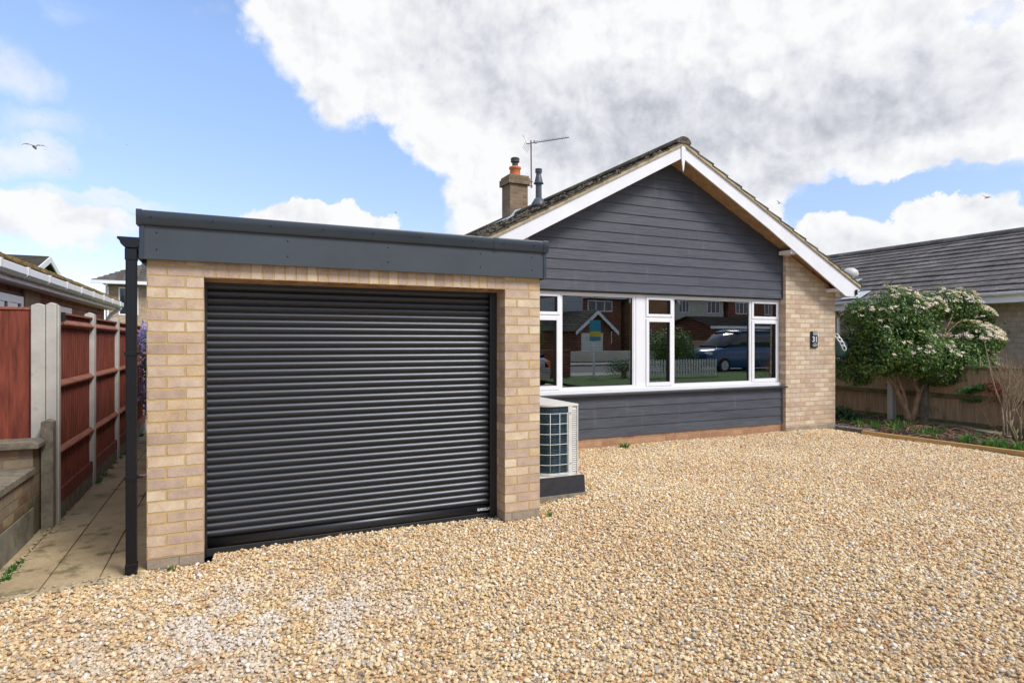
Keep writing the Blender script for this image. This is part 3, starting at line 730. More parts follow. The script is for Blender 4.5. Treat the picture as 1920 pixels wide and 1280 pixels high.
# ================================================================== HOUSE
H_ = thing('bungalow', (5.766, 6.93, 0), 'gable fronted bungalow with slate grey cladding white bargeboards and buff brick pier', 'house')
XA = 5.766; YP = 6.93; YC = 6.985; YW = 7.06; XL, XR = 2.33, 9.207; YE = 16.9
RL = lambda x: 4.174 - .52 * (XA - x)          # top of the bargeboards, left and right
def RR(x): return 4.174 - (x - XA) * .489 if x < 7.41 else 3.370 - (x - 7.41) * .503
def RRm(x): return RR(x)
# pier walls (front), side walls, rear gable
b = MB(); b.prism([(8.052, -.1), (XR, -.1), (XR, RR(XR) - .19), (8.052, RR(8.052) - .19)], 'y', YP, YP + .25)
b.prism([(XL, -.1), (3.47, -.1), (3.47, RL(3.47) - .19), (XL, RL(XL) - .19)], 'y', YP + .012, YP + .25)
b.box(XR - .215, XR, YP + .25, YE, -.1, RR(XR) - .19); b.box(XL, XL + .2, YP + .25, YE, -.1, RL(XL) - .19)
b.prism([(XL, -.1), (XR, -.1), (XR, RR(XR) - .2), (XA, 3.95), (XL, RL(XL) - .2)], 'y', YE - .2, YE - .002)
b.build('wall', 'house_brick', H_)
b = MB(); b.box(3.47, 8.052, 7.0, 7.2, -.1, .119); b.build('plinth', 'plinth_brick', H_)
b = MB(); b.box(8.054, XR + .004, YP - .005, YP + .1, -.1, .062); b.build('plinth', 'footing', H_)
# inner leaf and dim room behind the glass
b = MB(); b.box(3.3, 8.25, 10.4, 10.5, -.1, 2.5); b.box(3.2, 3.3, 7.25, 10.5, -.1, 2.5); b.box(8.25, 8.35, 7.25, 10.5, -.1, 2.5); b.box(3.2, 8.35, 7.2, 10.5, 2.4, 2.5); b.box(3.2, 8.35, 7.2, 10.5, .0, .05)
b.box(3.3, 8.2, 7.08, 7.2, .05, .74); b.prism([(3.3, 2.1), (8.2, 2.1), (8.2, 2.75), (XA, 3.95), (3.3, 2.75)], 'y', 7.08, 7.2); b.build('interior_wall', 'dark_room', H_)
# lapped cladding boards
def boards(name, z0, n, x0, x1, top):
    b = MB(); h = .1363
    for k in range(n):
        za = z0 + k * h; zb = za + h
        joints = sorted(random.uniform(x0 + .4, x1 - .4) for _ in range(1 if k % 3 != 2 else 0)); xs = [x0] + [j for j in joints] + [x1]
        for xa, xb in zip(xs, xs[1:]):
            if xb - xa < .02: continue
            xa += .0004; xb -= .0004
            if top:
                la, lb = max(xa, XA - (top(0) - za) / .52), min(xb, XA + (top(0) - za) / .49)
                ta, tb = max(xa, XA - (top(0) - zb) / .52), min(xb, XA + (top(0) - zb) / .49)
                if lb - la < .02: continue
                if tb - ta < .01: ta = tb = (la + lb) / 2
            else: la, lb, ta, tb = xa, xb, xa, xb
            y0, y1 = YC, YC + .011
            i = len(b.v); b.v += [(la, y0, za), (lb, y0, za), (tb, y1, zb), (ta, y1, zb), (la, y0 + .013, za), (lb, y0 + .013, za)]
            b.f += [(i, i + 1, i + 2, i + 3), (i, i + 4, i + 5, i + 1)]
            b.quad((lb, y0, za), (lb, y0 + .013, za), (tb, y1 + .005, zb), (tb, y1, zb)); b.quad((la, y0 + .013, za), (la, y0, za), (ta, y1, zb), (ta, y1 + .005, zb))
    return b.build(name, 'cladding', H_)
boards('cladding', 2.117, 14, 3.475, 8.032, lambda x: 4.02)
boards('cladding', .118, 4, 3.475, 8.018, None)
b = MB(); b.box(3.475, 8.03, YC + .004, YC + .07, .663, .70); b.box(8.030, 8.05, YC - .004, YC + .05, 2.117, RR(8.05) - .22); b.box(8.016, 8.038, YC - .004, YC + .05, .12, .69)
b.build('cladding_trim', 'cladding', H_)
b = MB(); b.prism([(3.475, 2.10), (8.03, 2.10), (8.03, RR(8.03) - .2), (XA, 3.99), (3.475, RL(3.475) - .2)], 'y', YC + .014, YC + .07); b.build('batten_board', 'gasket', H_)
# bargeboards and soffit
YB = 6.70
b = MB(); b.prism([(XA, 4.174), (2.02, RL(2.02)), (2.02, RL(2.02) - .20), (2.30, RL(2.30) - .21), (XA, 4.0)], 'y', YB, YB + .022)
bl = b.build('bargeboard', 'white_paint', H_, bevel=.002)
b = MB(); b.prism([(XA + .001, 4.174), (XA + .001, 4.0), (7.41, 3.148), (9.165, 2.172), (9.485, 2.172), (9.485, 2.322), (7.41, 3.370)], 'y', YB, YB + .022)
br = b.build('bargeboard', 'white_paint', H_, bevel=.002)
b = MB(); b.prism([(XA - .035, 4.165), (XA + .035, 4.165), (XA + .035, 4.06), (XA + .028, 3.96), (XA + .008, 3.83), (XA - .002, 3.80), (XA - .010, 3.83), (XA - .030, 3.96)], 'y', YB - .016, YB - .001); b.build('finial', 'white_paint', H_, bevel=.002)
b = MB()
b.prism([(XA, 4.03), (2.1, RL(2.1) - .145), (2.1, RL(2.1) - .165), (XA, 4.01)], 'y', YB + .024, YC + .08)
b.prism([(XA, 4.03), (XA, 4.01), (7.41, 3.19), (9.46, 2.20), (9.46, 2.22), (7.41, 3.21)], 'y', YB + .024, YC + .08); b.build('soffit', 'soffit_tan', H_)
b = MB(); b.box(7.93, 8.10, YB + .03, YP + .03, 2.80, 2.86); b.box(8.99, 9.2, YB + .024, YP + .03, 2.245, 2.30); build_each(b, 'purlin_end', 'white_paint', H_, bevel=.003)
# eaves box and gutter on the right side
b = MB(); b.box(9.208, 9.46, YP - .08, YE, 2.175, 2.26); b.box(9.444, 9.466, YB + .03, YE, 2.18, 2.33); b.build('eaves_board', 'white_paint', H_)
def halfround(cx, cz, r): return [(cx + r * math.cos(t), cz + r * math.sin(t)) for t in [math.pi + math.pi * k / 10 for k in range(11)]] + [(cx + r, cz + .008), (cx - r, cz + .008)]
b = MB(); b.prism(halfround(9.525, 2.285, .052), 'y', YB + .05, YE); b.build('gutter', 'white', H_, bevel=.002)
# verge mortar bedding on the bargeboards
def wavy(x0, x1, f0, f1, n=26, j=.006):
    A = []; B_ = []
    for k in range(n + 1):
        x = x0 + (x1 - x0) * k / n; A.append((x, f0(x))); B_.append((x, f1(x) + random.uniform(-j, j)))
    return A + B_[::-1]
b = MB(); b.prism(wavy(2.0, XA, lambda x: RL(x) - .002, lambda x: RL(x) + .052, 40, .004), 'y', YB - .022, YB + .2)
b.prism(wavy(XA, 9.50, lambda x: RR(x) - .002, lambda x: RR(x) + .040, 40, .005), 'y', YB - .022, YB + .2); b.build('verge_bedding', 'mortar', H_, fix=True)
# tiled roof, built course by course
def courses(b, eave, ridge, y0, y1, n, th=.018, lift=.016, wav=0.0, seg=1):
    """eave, ridge: (x,z); n courses, each tilted so its lower edge laps over the one below; wav: sag of the courses"""
    ex, ez = eave; rx, rz = ridge; dx = (rx - ex) / n; dz = (rz - ez) / n; L_ = math.hypot(dx, dz); nx, nz = -dz / L_, dx / L_
    if nz < 0: nx, nz = -nx, -nz
    ys = [y0 + (y1 - y0) * k / seg for k in range(seg + 1)]
    for k in range(n):
        x0, z0 = ex + dx * k, ez + dz * k; x1, z1 = ex + dx * (k + 1.08), ez + dz * (k + 1.08)
        for ya, yb in zip(ys, ys[1:]):
            j0 = wav * math.sin(ya * 1.1 + k) ; j1 = wav * math.sin(yb * 1.1 + k); gap = .003 if seg > 1 else 0; r_ = random.uniform(-.002, .003) if seg > 1 else 0
            lo = (x0 + nx * (lift + r_), z0 + nz * (lift + r_)); hi = (x1 + nx * .002, z1 + nz * .002); lb = (x0 + nx * (lift - th), z0 + nz * (lift - th)); hb = (x1 - nx * th * .6, z1 - nz * th * .6)
            i = len(b.v)
            for y, j in ((ya + gap, j0), (yb - gap, j1)):
                b.v += [(lo[0], y, lo[1] + j), (hi[0], y, hi[1] + j), (hb[0], y, hb[1] + j), (lb[0], y, lb[1] + j)]
            for q in ((0, 1, 5, 4), (3, 7, 6, 2), (0, 4, 7, 3), (1, 2, 6, 5), (0, 3, 2, 1), (4, 5, 6, 7)): b.f.append(tuple(i + t for t in q))
b = MB(); courses(b, (1.97, RL(1.97) + .045), (XA, 4.174 + .048), YB - .03, YE, 14, .022, .020, 0, 34)
b.build('roof', 'tiles_main', H_, fix=True)
b = MB(); courses(b, (9.55, RR(9.485) + .012), (XA, 4.174 + .045), YB - .03, YE, 14, .024, .030, 0, 34)
rf = b.build('roof', 'tiles_main', H_, fix=True)
b = MB()
y = YB - .035
while y < YE:
    pr_ = [(XA + .125 * math.cos(t), 4.195 + .098 * math.sin(t)) for t in [math.pi * k / 10 for k in range(11)]]; b.prism(pr_, 'y', y, min(y + .435, YE)); y += .445
b.build('ridge_tile', 'tiles_main', rf, fix=True)
# clumps of moss on the left slope
P = []; 
for k in range(900):
    x = random.uniform(2.1, XA - .1); y = random.uniform(YB, YE); P.append((x, y, RL(x) + .068))
P = np.array(P); bmv = []; bmf = []
for q in P:
    r = random.uniform(.012, .04); i = len(bmv)
    for a in range(6): t = a * math.pi / 3 + random.uniform(-.3, .3); bmv.append((q[0] + r * math.cos(t), q[1] + r * math.sin(t) * 1.3, q[2] + math.cos(t) * r * .5 - .006))
    bmv.append((q[0], q[1], q[2] + r * .55)); bmf += [(i + a, i + (a + 1) % 6, i + 6) for a in range(6)]
m_ = MB(); m_.v = bmv; m_.f = bmf; m_.build('moss', 'tiles_main', H_, smooth=True)
# chimney
b = MB(); b.box(5.55, 5.98, 12.0, 12.43, 3.7, 4.88); ch = b.build('chimney', 'chimney_brick', H_)
b = MB(); b.box(5.505, 6.02, 11.955, 12.475, 4.88, 5.02); b.box(5.53, 6.0, 11.98, 12.45, 5.02, 5.075); b.build('chimney_cap', 'chimney_brick', ch)
b = MB(); b.lathe([(.125, 0), (.118, .05), (.115, .17), (.135, .185), (.135, .225), (.11, .235)], (5.765, 12.2, 5.07), 20); b.build('chimney_pot', 'terracotta', ch, smooth=True)
b = MB(); b.lathe([(.066, 0), (.064, .10), (.064, .11)], (5.765, 12.2, 5.30), 16); b.lathe([(.098, .11), (.098, .135), (.09, .14), (.09, .155), (.098, .16), (.098, .19), (.08, .205)], (5.765, 12.2, 5.30), 18); b.build('cowl', 'cowl', ch, smooth=False)
b = MB(); b.prism([(5.50, 3.95), (5.50, 4.13), (5.56, 4.17), (5.66, 4.30), (5.80, 4.34), (5.80, 4.1)], 'y', 11.975, 12.46); b.prism([(5.30, 4.02), (5.50, 4.13), (5.56, 4.15), (5.56, 4.05)], 'y', 11.85, 12.5); b.build('flashing', 'lead', ch, fix=True)
# balanced flue pipe
fx, fy = 5.50, 10.56
b = MB(); b.lathe([(.062, 0), (.060, .38), (.098, .385), (.098, .40), (.085, .41), (.058, .53), (.052, .55), (.052, .60), (.068, .605), (.068, .635), (.060, .64), (.068, .65), (.068, .675), (.04, .68)], (fx, fy, 4.13), 20); fl = b.build('flue_pipe', 'flue', H_, smooth=False)
b = MB(); b.lathe([(.17, -.03), (.15, .03), (.09, .13), (.064, .16)], (fx, fy, 4.08), 16); b.build('flashing', 'flue', fl, smooth=True)
# big front window
win = thing('front_window', (5.77, YW, .745), None, None); win.parent = H_; win.location = Vector((5.77, YW, .745)) - WO[H_.as_pointer()]
b = MB()
z0, z1 = .748, 2.098; fd = YW + .07
def frame(b, x0, x1, z0, z1, w, y0, y1, wb=None, wt=None):
    wb = w if wb is None else wb; wt = w if wt is None else wt
    b.box(x0, x0 + w, y0, y1, z0, z1); b.box(x1 - w, x1, y0, y1, z0, z1); b.box(x0 + w, x1 - w, y0, y1, z0, z0 + wb); b.box(x0 + w, x1 - w, y0, y1, z1 - wt, z1)
# outer frames of the two units with mullions
frame(b, 3.475, 5.228, z0, z1, .040, YW, fd, .052, .038); b.box(3.985, 4.025, YW, fd, z0 + .052, z1 - .038)
frame(b, 5.372, 8.048, z0, z1, .040, YW, fd, .052, .038); b.box(5.872, 5.912, YW, fd, z0 + .052, z1 - .038); b.box(7.415, 7.455, YW, fd, z0 + .052, z1 - .038)
for xa, xb in ((3.515, 3.985), (5.412, 5.872), (7.455, 8.008)): b.box(xa, xb, YW, fd, 1.755, 1.792)
b.box(5.231, 5.369, YW - .004, fd, z0, z1)
fr = b.build('frame', 'white', win, bevel=.003)
b = MB(); b.box(3.475, 8.048, YW - .045, YW - .001, .722, .775); b.build('cill_nose', 'white', win, bevel=.004)
b = MB(); b.box(3.475, 8.095, YP - .004, YW + .02, .694, .7205); b.build('sill', 'dark_sill', win, bevel=.002)
panes = []
def sash(x0, x1, za, zb, w=.052):
    b = MB(); frame(b, x0, x1, za, zb, w, YW - .014, YW + .04); s_ = b.build('sash', 'white', win, bevel=.004)
    b = MB(); frame(b, x0 + w + .0015, x1 - w - .0015, za + w + .0015, zb - w - .0015, .006, YW - .008, YW + .03); b.build('gasket', 'gasket', s_)
    return x0 + w + .004, x1 - w - .004, za + w + .004, zb - w - .004
for xa, xb in ((3.507, 3.993), (5.404, 5.880), (7.447, 8.016)):
    panes.append(sash(xa, xb, .792, 1.762)); panes.append(sash(xa, xb, 1.784, 2.068, .040))
for xa, xb in ((4.025, 5.188), (5.912, 7.415)):
    b = MB(); frame(b, xa + .001, xb - .001, z0 + .054, z1 - .040, .012, YW + .006, YW + .04); b.build('glazing_bead', 'white', fr, bevel=.002)
    b = MB(); frame(b, xa + .014, xb - .014, z0 + .067, z1 - .053, .005, YW + .012, YW + .04); b.build('gasket', 'gasket', fr)
    panes.append((xa + .016, xb - .016, z0 + .07, z1 - .056))
tl = math.tan(R(.42))
for k, (xa, xb, za, zb) in enumerate(panes):
    b = MB(); zm = (za + zb) / 2; y0_, y1_ = YW + .030 + (za - zm) * 0 , 0
    off = (zb - za) * tl; b.quad((xa, YW + .022 + off, za), (xb, YW + .022 + off, za), (xb, YW + .022, zb), (xa, YW + .022, zb)); b.build('pane', 'glass', win)
b = MB()
for xa, xb in ((3.55, 5.17), (5.44, 7.99)):
    z = .80
    while z < 2.04:
        b.quad((xa, YW + .11, z), (xb, YW + .11, z), (xb, YW + .135, z + .006), (xa, YW + .135, z + .006)); z += .033
b.build('blind', 'blind', win)
b = MB(); b.tube([(5.835, YW + .07, 1.12), (5.84, YW + .075, 1.22), (5.85, YW + .07, 1.30)], .007, 6); b.build('blind_cord', 'white', win)

# things fixed to the house
hn = thing('house_number', (8.683, YP, 1.46), 'black slate house number plaque reading 31 on the buff brick pier', 'house number')
b = MB(); b.box(8.607, 8.76, YP - .022, YP - .003, 1.325, 1.597); b.build('plaque_board', 'plaque', hn, bevel=.003)
b = MB(); b.box(8.642, 8.752, YP - .030, YP - .0225, 1.53, 1.590); b.build('solar_lamp', 'zinc', hn, bevel=.003)
text('number', '31', .125, (8.69, YP - .024, 1.462), (R(90), 0, 0), 'letter', hn, .001, 1.0, .002)
b = MB()
for z, w in ((1.398, .055), (1.380, .10), (1.366, .10), (1.352, .08)):
    x = 8.69 - w / 2
    while x < 8.69 + w / 2: q = random.uniform(.004, .012); b.box(x, x + q, YP - .0235, YP - .022, z - .003, z + .003); x += q + .003
b.build('small_lettering', 'letter', hn)
sc_ = thing('security_camera', (9.40, YB - .02, 2.24), 'small black and white security camera on the end of the right bargeboard', 'camera')
b = MB(); b.box(9.375, 9.43, YB - .035, YB - .002, 2.20, 2.285); b.build('camera_body', 'black_plastic', sc_, bevel=.01)
b = MB(); b.box(9.392, 9.44, YB - .048, YB - .0355, 2.205, 2.275); b.build('face_plate', 'white', sc_, bevel=.008)
b = MB(); b.tube([(9.412, YB - .048, 2.25), (9.412, YB - .056, 2.25)], .012, 12); b.build('lens', 'black_plastic', sc_)
ae = thing('tv_aerial', (6.13, 12.1, 4.94), 'rusty television aerial on a mast beside the chimney stack', 'aerial')
b = MB(); b.tube([(6.13, 12.12, 4.86), (6.12, 12.12, 5.92)], .015, 8); b.build('mast', 'rust', ae)
b = MB(); p0 = Vector((6.05, 12.19, 5.855)); p1 = Vector((6.76, 11.56, 5.905)); b.tube([p0, p1], .010, 6)
d = (p1 - p0).normalized(); side = Vector((0, 0, 1)).cross(d).normalized()
for k in range(16):
    c = p0.lerp(p1, .22 + .78 * k / 15); hl = .075; b.tube([c - side * hl + Vector((0, 0, .012)), c + side * hl + Vector((0, 0, .012))], .0045, 4)
b.build('boom', 'alu', ae)
b = MB()
for a in (-1, 1):
    for q in np.linspace(-.16, .16, 5): b.tube([p0 + side * q + Vector((0, 0, .01)) + d * (.03 + abs(a) * .0), p0 + side * q * 1.2 - d * .05 + Vector((0, 0, a * .15))], .004, 4)
b.build('reflector', 'zinc', ae)
b = MB(); b.box(6.15, 6.22, 12.0, 12.06, 5.84, 5.90); b.build('junction_box', 'zinc', ae, bevel=.004)
b = MB()
for z in (4.90, 5.0):
    b.tube([(5.985, 12.12, z), (6.16, 12.12, z)], .012, 6); b.tube([(5.98, 12.02, z), (5.98, 12.24, z)], .009, 6)
b.tube([(5.99, 12.12, 4.90), (6.12, 12.12, 5.0)], .008, 6); b.build('bracket', 'rust', ae)
# green hanging pot on a white plastic chain, just round the corner
hp = thing('hanging_pot', (9.42, 7.15, 1.36), 'round dark green hanging pot on a white plastic chain beside the brick pier', 'hanging pot')
c0 = at(1573, 652, 10.28); b = MB(); c0 = Vector((c0.x, c0.y, c0.z))
ax = Vector((-.78, -.62, .1)).normalized(); ua = ax.cross(Vector((0, 0, 1))).normalized(); va = ax.cross(ua)
rings = []
for r, h in ((.0, .0), (.10, .0), (.135, -.02), (.14, -.05), (.12, -.09), (.07, -.12), (0.001, -.13)):
    i = len(b.v); rings.append(i)
    for a in range(24):
        t = a * math.pi / 12; b.v.append(tuple(c0 + ua * r * math.cos(t) + va * r * 1.15 * math.sin(t) + ax * h))
for a_, c_ in zip(rings, rings[1:]):
    for q in range(24): b.f.append((a_ + q, a_ + (q + 1) % 24, c_ + (q + 1) % 24, c_ + q))
b.build('pot', 'pot_green', hp, smooth=True, fix=True)
b = MB(); cpts = [at(1567, 627, 10.2), at(1572, 633, 10.15), at(1577, 640, 10.12), at(1581, 648, 10.12), at(1584, 655, 10.12)]
for k in range(len(cpts) - 1):
    a_, c_ = cpts[k], cpts[k + 1]; mid = (a_ + c_) / 2; dd = (c_ - a_).normalized(); w = (ua if k % 2 else va * .6 + ua * .8).normalized(); w = (w - dd * w.dot(dd)).normalized()
    pts = [mid + dd * .052 * math.cos(t) + w * .026 * math.sin(t) for t in [2 * math.pi * j / 14 for j in range(15)]]; b.tube(pts, .009, 6, caps=False)
b.build('chain', 'white', hp, smooth=True)

# ================================================================== HEAT PUMP
ac = thing('heat_pump', (2.9, 5.3, .14), 'white outdoor heat pump unit with blue finned coil beside the right garage pier', 'heat pump')
ax0, ax1, ay0, ay1, az0, az1 = 2.66, 3.068, 5.065, 5.97, .150, .828
rc = .16
def rounded(x0, x1, y0, y1, r, n=8):      # front-left corner rounded
    return [(x1, y0), (x1, y1), (x0, y1), (x0, y0 + r)] + [(x0 + r - r * math.cos(t), y0 + r - r * math.sin(t)) for t in [math.pi / 2 * k / n for k in range(1, n + 1)]]
b = MB(); b.prism(rounded(ax0 + .012, ax1 - .11, ay0 + .012, ay1 - .02, rc), 'z', az0 + .02, az1 - .02); b.build('coil', 'ac_coil', ac)
b = MB(); z = az0 + .045
while z < az1 - .04:
    pts = [(ax1 - .112, ay0 + .010, z)] + [(x, y, z) for x, y in [(ax0 + rc + .01 - (rc) * math.cos(t), ay0 + rc + .010 - rc * math.sin(t)) for t in [math.pi / 2 * k / 8 for k in range(8, -1, -1)]]] + [(ax0 + .01, ay1 - .1, z)]
    b.tube(pts, .0035, 4, caps=False); z += .0165
b.build('coil_fins', 'ac_coil', ac)
b = MB(); b.prism(rounded(ax0 - .004, ax1 + .004, ay0 - .004, ay1, rc + .004), 'z', az1 - .022, az1); b.build('top_panel', 'ac_white', ac, bevel=.004)
b = MB(); b.prism(rounded(ax0, ax1 - .05, ay0, ay1, rc), 'z', az0, az0 + .022); b.build('base_panel', 'ac_white', ac, bevel=.003)
b = MB(); b.box(ax1 - .108, ax1 - .062, ay0 - .002, ay0 + .03, az0 - .004, az1 - .022); b.box(ax1 - .062, ax1 - .010, ay0 + .010, ay0 + .04, az0, az1 - .022); b.box(ax1 - .010, ax1 + .002, ay0 - .002, ay1, az0, az1 - .022)
cs = b.build('casing', 'ac_white', ac, bevel=.002)
b = MB(); z = az0 + .03
while z < az1 - .05: b.prism([(ay0 + .010, z), (ay0 - .001, z + .004), (ay0 + .010, z + .012)], 'x', ax1 - .056, ax1 - .014); z += .021
b.build('vent_rib', 'ac_white', cs)
b = MB()
for z in (az0 + .11, az1 - .085): b.tube([(ax1 - .085, ay0 - .002, z), (ax1 - .085, ay0 - .008, z)], .008, 10)
build_each(b, 'screw', 'zinc', cs)
b = MB()
def corner(z, o=.014): return [(ax1 - .116, ay0 - .001, z), (ax1 - .13, ay0 - o, z)] + [(ax0 + rc - (rc + o) * math.cos(t), ay0 + rc - (rc + o) * math.sin(t), z) for t in [math.pi / 2 * k / 8 for k in range(8, -1, -1)]] + [(ax0 - o, ay1 - .1, z)]
for k in range(6): b.tube(corner(az1 - .085 - k * .0975), .0034, 5, caps=False)
for x, y in ((ax1 - .128, ay0 - .014), (ax1 - .21, ay0 - .014), (ax0 + rc - (rc + .014) * math.sin(.35), ay0 + rc - (rc + .014) * math.cos(.35)), (ax0 + rc - (rc + .014) * math.sin(1.1), ay0 + rc - (rc + .014) * math.cos(1.1))): b.tube([(x, y, az1 - .08), (x, y, az0 + .03)], .0034, 5)
b.build('wire_guard', 'ac_wire', ac, smooth=True)
b = MB(); 
for y in (5.04,):
    b.prism([(2.50, -.02), (3.128, -.02), (3.118, .140), (3.10, .148), (2.52, .148)], 'y', y - .014, y)
b.prism([(2.50, -.02), (3.128, -.02), (3.10, .135), (2.52, .135)], 'y', 5.04, 6.05); b.build('plinth_tray', 'tray', ac, bevel=.003)
b = MB(); b.box(2.52, 3.098, 5.042, 6.02, .136, .1475); b.build('tray_lip', 'ac_white', ac)
b = MB(); b.box(2.46, 3.14, 5.0, 6.1, -.12, -.0235); tag(b.build('concrete_slab', 'concrete_old', origin=(2.8, 5.5, -.05)), 'thin concrete slab under the black tray of the heat pump', 'slab')

# ================================================================== LEFT: fence, posts, low wall
fz = -.10
lf = thing('fence', (-1.33, 6.2, fz), 'red stained wooden fence with white concrete posts along the garage path', 'fence')
def post(x0, x1, y0, y1, top, parent, name='post', mat='concrete'):
    b = MB(); xm, ym = (x0 + x1) / 2, (y0 + y1) / 2
    b.box(x0, x1, y0, y1, fz, top - .02)
    i = len(b.v); b.v += [(x0, y0, top - .02), (x1, y0, top - .02), (x1, y1, top - .02), (x0, y1, top - .02), (xm, y0, top), (xm, y1, top)]
    b.f += [(i, i + 1, i + 4), (i + 1, i + 2, i + 5, i + 4), (i + 2, i + 3, i + 5), (i + 3, i, i + 4, i + 5)]
    return b.build(name, mat, parent, bevel=.006)
post(-1.47, -1.375, 6.16, 6.27, 1.745, lf)            # corner post of the cross panel
post(-1.372, -1.300, 6.17, 6.29, 1.755, lf); 
b = MB(); b.box(-1.3005, -1.288, 6.205, 6.26, fz, 1.73); b.build('post_rib', 'concrete', lf, bevel=.003)
PY = [7.66, 9.20, 10.75, 12.1]
for y in PY: post(-1.375, -1.288, y, y + .11, 1.735, lf)
prev = 6.29
for y in PY:
    ya, yb = prev, y; prev = y + .11
    b = MB(); q = ya + .004
    while q < yb - .02:
        w = min(.098, yb - q); b.prism([(-1.338, q), (-1.338 + .016, q), (-1.338 + .008, q + w), (-1.338 - .002, q + w)], 'z', .17, 1.665); q += .082
    pn = b.build('panel', 'fence_red', lf)
    b = MB(); b.box(-1.36, -1.30, ya, yb, 1.665, 1.682)
    for z in (1.585, 1.065, .50): b.prism([(-1.318, z - .035), (-1.288, z - .012), (-1.288, z), (-1.318, z + .035)], 'y', ya, yb)
    b.build('rail', 'fence_rail', pn, fix=True)
    b = MB(); b.box(-1.335, -1.300, ya, yb, .055, .17); b.build('bottom_rail', 'fence_red', pn)
    b = MB(); b.box(-1.350, -1.302, ya, yb, fz - .02, .055); b.build('gravel_board', 'concrete_old', lf, bevel=.003)
b = MB(); b.box(-1.30, -1.275, 6.32, 6.36, 1.60, 1.68); b.build('hinge', 'gasket', lf)
lc = thing('fence', (-2.2, 6.2, fz), 'red boarded fence panel facing the street left of the white posts', 'fence')
b = MB(); x = -1.472
while x > -3.6: b.box(x - .1495, x - .0005, 6.20, 6.215 + random.uniform(0, .004), -.02, 1.69); x -= .15
b.build('panel', 'fence_red', lc, bevel=.002)
b = MB(); b.box(-3.6, -1.472, 6.19, 6.235, 1.69, 1.712); b.build('capping', 'fence_rail', lc, bevel=.002)
sp = post(-1.375, -1.292, 6.03, 6.13, .80, None, 'stub_post', 'concrete_old'); tag(sp, 'short rough concrete post in front of the tall white fence posts', 'post')
gw = thing('garden_wall', (-1.45, 5.2, -.1), 'low weathered brick wall with concrete coping and pier left of the path', 'wall')
b = MB(); b.box(-1.60, -1.385, 3.0, 5.86, .14, .40); b.build('brickwork', 'gardenwall', gw)
b = MB(); b.box(-1.605, -1.378, 3.0, 5.86, -.14, .14); b.build('render_base', 'render_old', gw, bevel=.004)
b = MB()
for ya in np.arange(3.0, 5.8, .62): b.box(-1.625, -1.362, ya + .003, min(ya + .617, 5.855), .40, .455)
b.build('coping', 'concrete_old', gw, bevel=.008)
b = MB(); b.box(-1.80, -1.385, 5.865, 6.15, -.14, .60); b.build('pier', 'gardenwall', gw)
b = MB(); b.prism([(-1.86, .60), (-1.335, .60), (-1.335, .635), (-1.38, .662), (-1.81, .662), (-1.86, .635)], 'y', 5.80, 6.02); b.build('pier_cap', 'concrete_old', gw, bevel=.008)

# purple flowering climber at the far end of the path
sh = thing('flowering_shrub', (-.9, 10.6, -.1), 'tall green shrub with purple flower spikes at the far end of the garage path', 'shrub')
lob = [((-.97, 10.6, .75), (.24, .5, .55)), ((-.98, 10.5, 1.3), (.22, .5, .45)), ((-.85, 10.8, .9), (.28, .5, .8))]
foliage('foliage', lob, 6500, .055, 'leaf', sh, .5)
Pp, dd, k_, r_ = in_lobes(lob, 1100, .97); vv = []; ff = []
acc = []
for p in Pp:
    m = 14; t = rng.random(m); acc.append(p + np.stack([(rng.random(m) - .5) * .05 * (1.1 - t), (rng.random(m) - .5) * .05 * (1.1 - t), t * .15], 1))
acc = np.concatenate(acc); v, f = leaf_arrays(acc, unit(len(acc)), .022, .8); mesh_np('blossom', v, f, 'purple', sh)
b = MB()
for k in range(6): b.tube([(-.80 + .03 * k, 10.6, -.1), (-.9 + .03 * k, 10.5 + .05 * k, .6), (-1.05 + .05 * k, 10.5, 1.3)], [.02, .014, .006], 6)
b.build('stem', 'bark', sh)

# neighbouring bungalow on the left
nl = thing('house', (-2.6, 8, 0), 'red brown brick bungalow with white gutter and moss covered roof beyond the red fence', 'house')
b = MB(); b.prism([(-2.38, -.2), (-2.38, 2.10), (-6.2, 3.85), (-9.8, 2.12), (-9.8, -.2)], 'y', 2.0, 15.2); b.build('wall', 'left_brick', nl, fix=True)
for ya, yb in ((5.0, 7.8), (9.62, 10.3)):
    b = MB(); b.box(-2.375, -2.365, ya, yb, 1.1, 2.095); y = ya
    while y < yb - .1: b.box(-2.366, -2.352, y + .004, y + .111, 1.1, 2.095); y += .115
    b.build('timber_panel', 'fence_old', nl)
b = MB(); b.box(-2.40, -2.17, 1.9, 15.4, 2.10, 2.125); b.box(-2.19, -2.165, 1.9, 15.4, 2.095, 2.24); b.build('soffit', 'pvc_white', nl)
b = MB(); b.prism([(-2.164, 2.245), (-2.164, 2.17), (-2.14, 2.145), (-2.095, 2.145), (-2.06, 2.18), (-2.055, 2.255), (-2.065, 2.26)], 'y', 1.9, 15.42); g_ = b.build('gutter', 'white', nl, bevel=.004, fix=True)
b = MB()
for y in np.arange(3.0, 15.3, .92): b.prism([(-2.164, 2.25), (-2.164, 2.16), (-2.142, 2.137), (-2.092, 2.137), (-2.05, 2.177), (-2.045, 2.268), (-2.065, 2.268)], 'y', y, y + .05)
build_each(b, 'gutter_clip', 'pvc_white', g_)
b = MB(); b.tube([(-2.11, 15.3, 2.20), (-2.11, 15.3, 2.13), (-2.28, 15.32, 2.0), (-2.34, 15.32, 1.9), (-2.34, 15.32, .0)], .036, 10); b.build('downpipe', 'white', nl)
b = MB(); courses(b, (-2.13, 2.27), (-6.2, 4.12), 1.85, 15.45, 13, .03, .03, .0, 40); courses(b, (-10.2, 2.27), (-6.2, 4.12), 1.85, 15.45, 13, .03, .03, .0, 4); b.build('roof', 'tiles_left', nl, fix=True)
P = [];
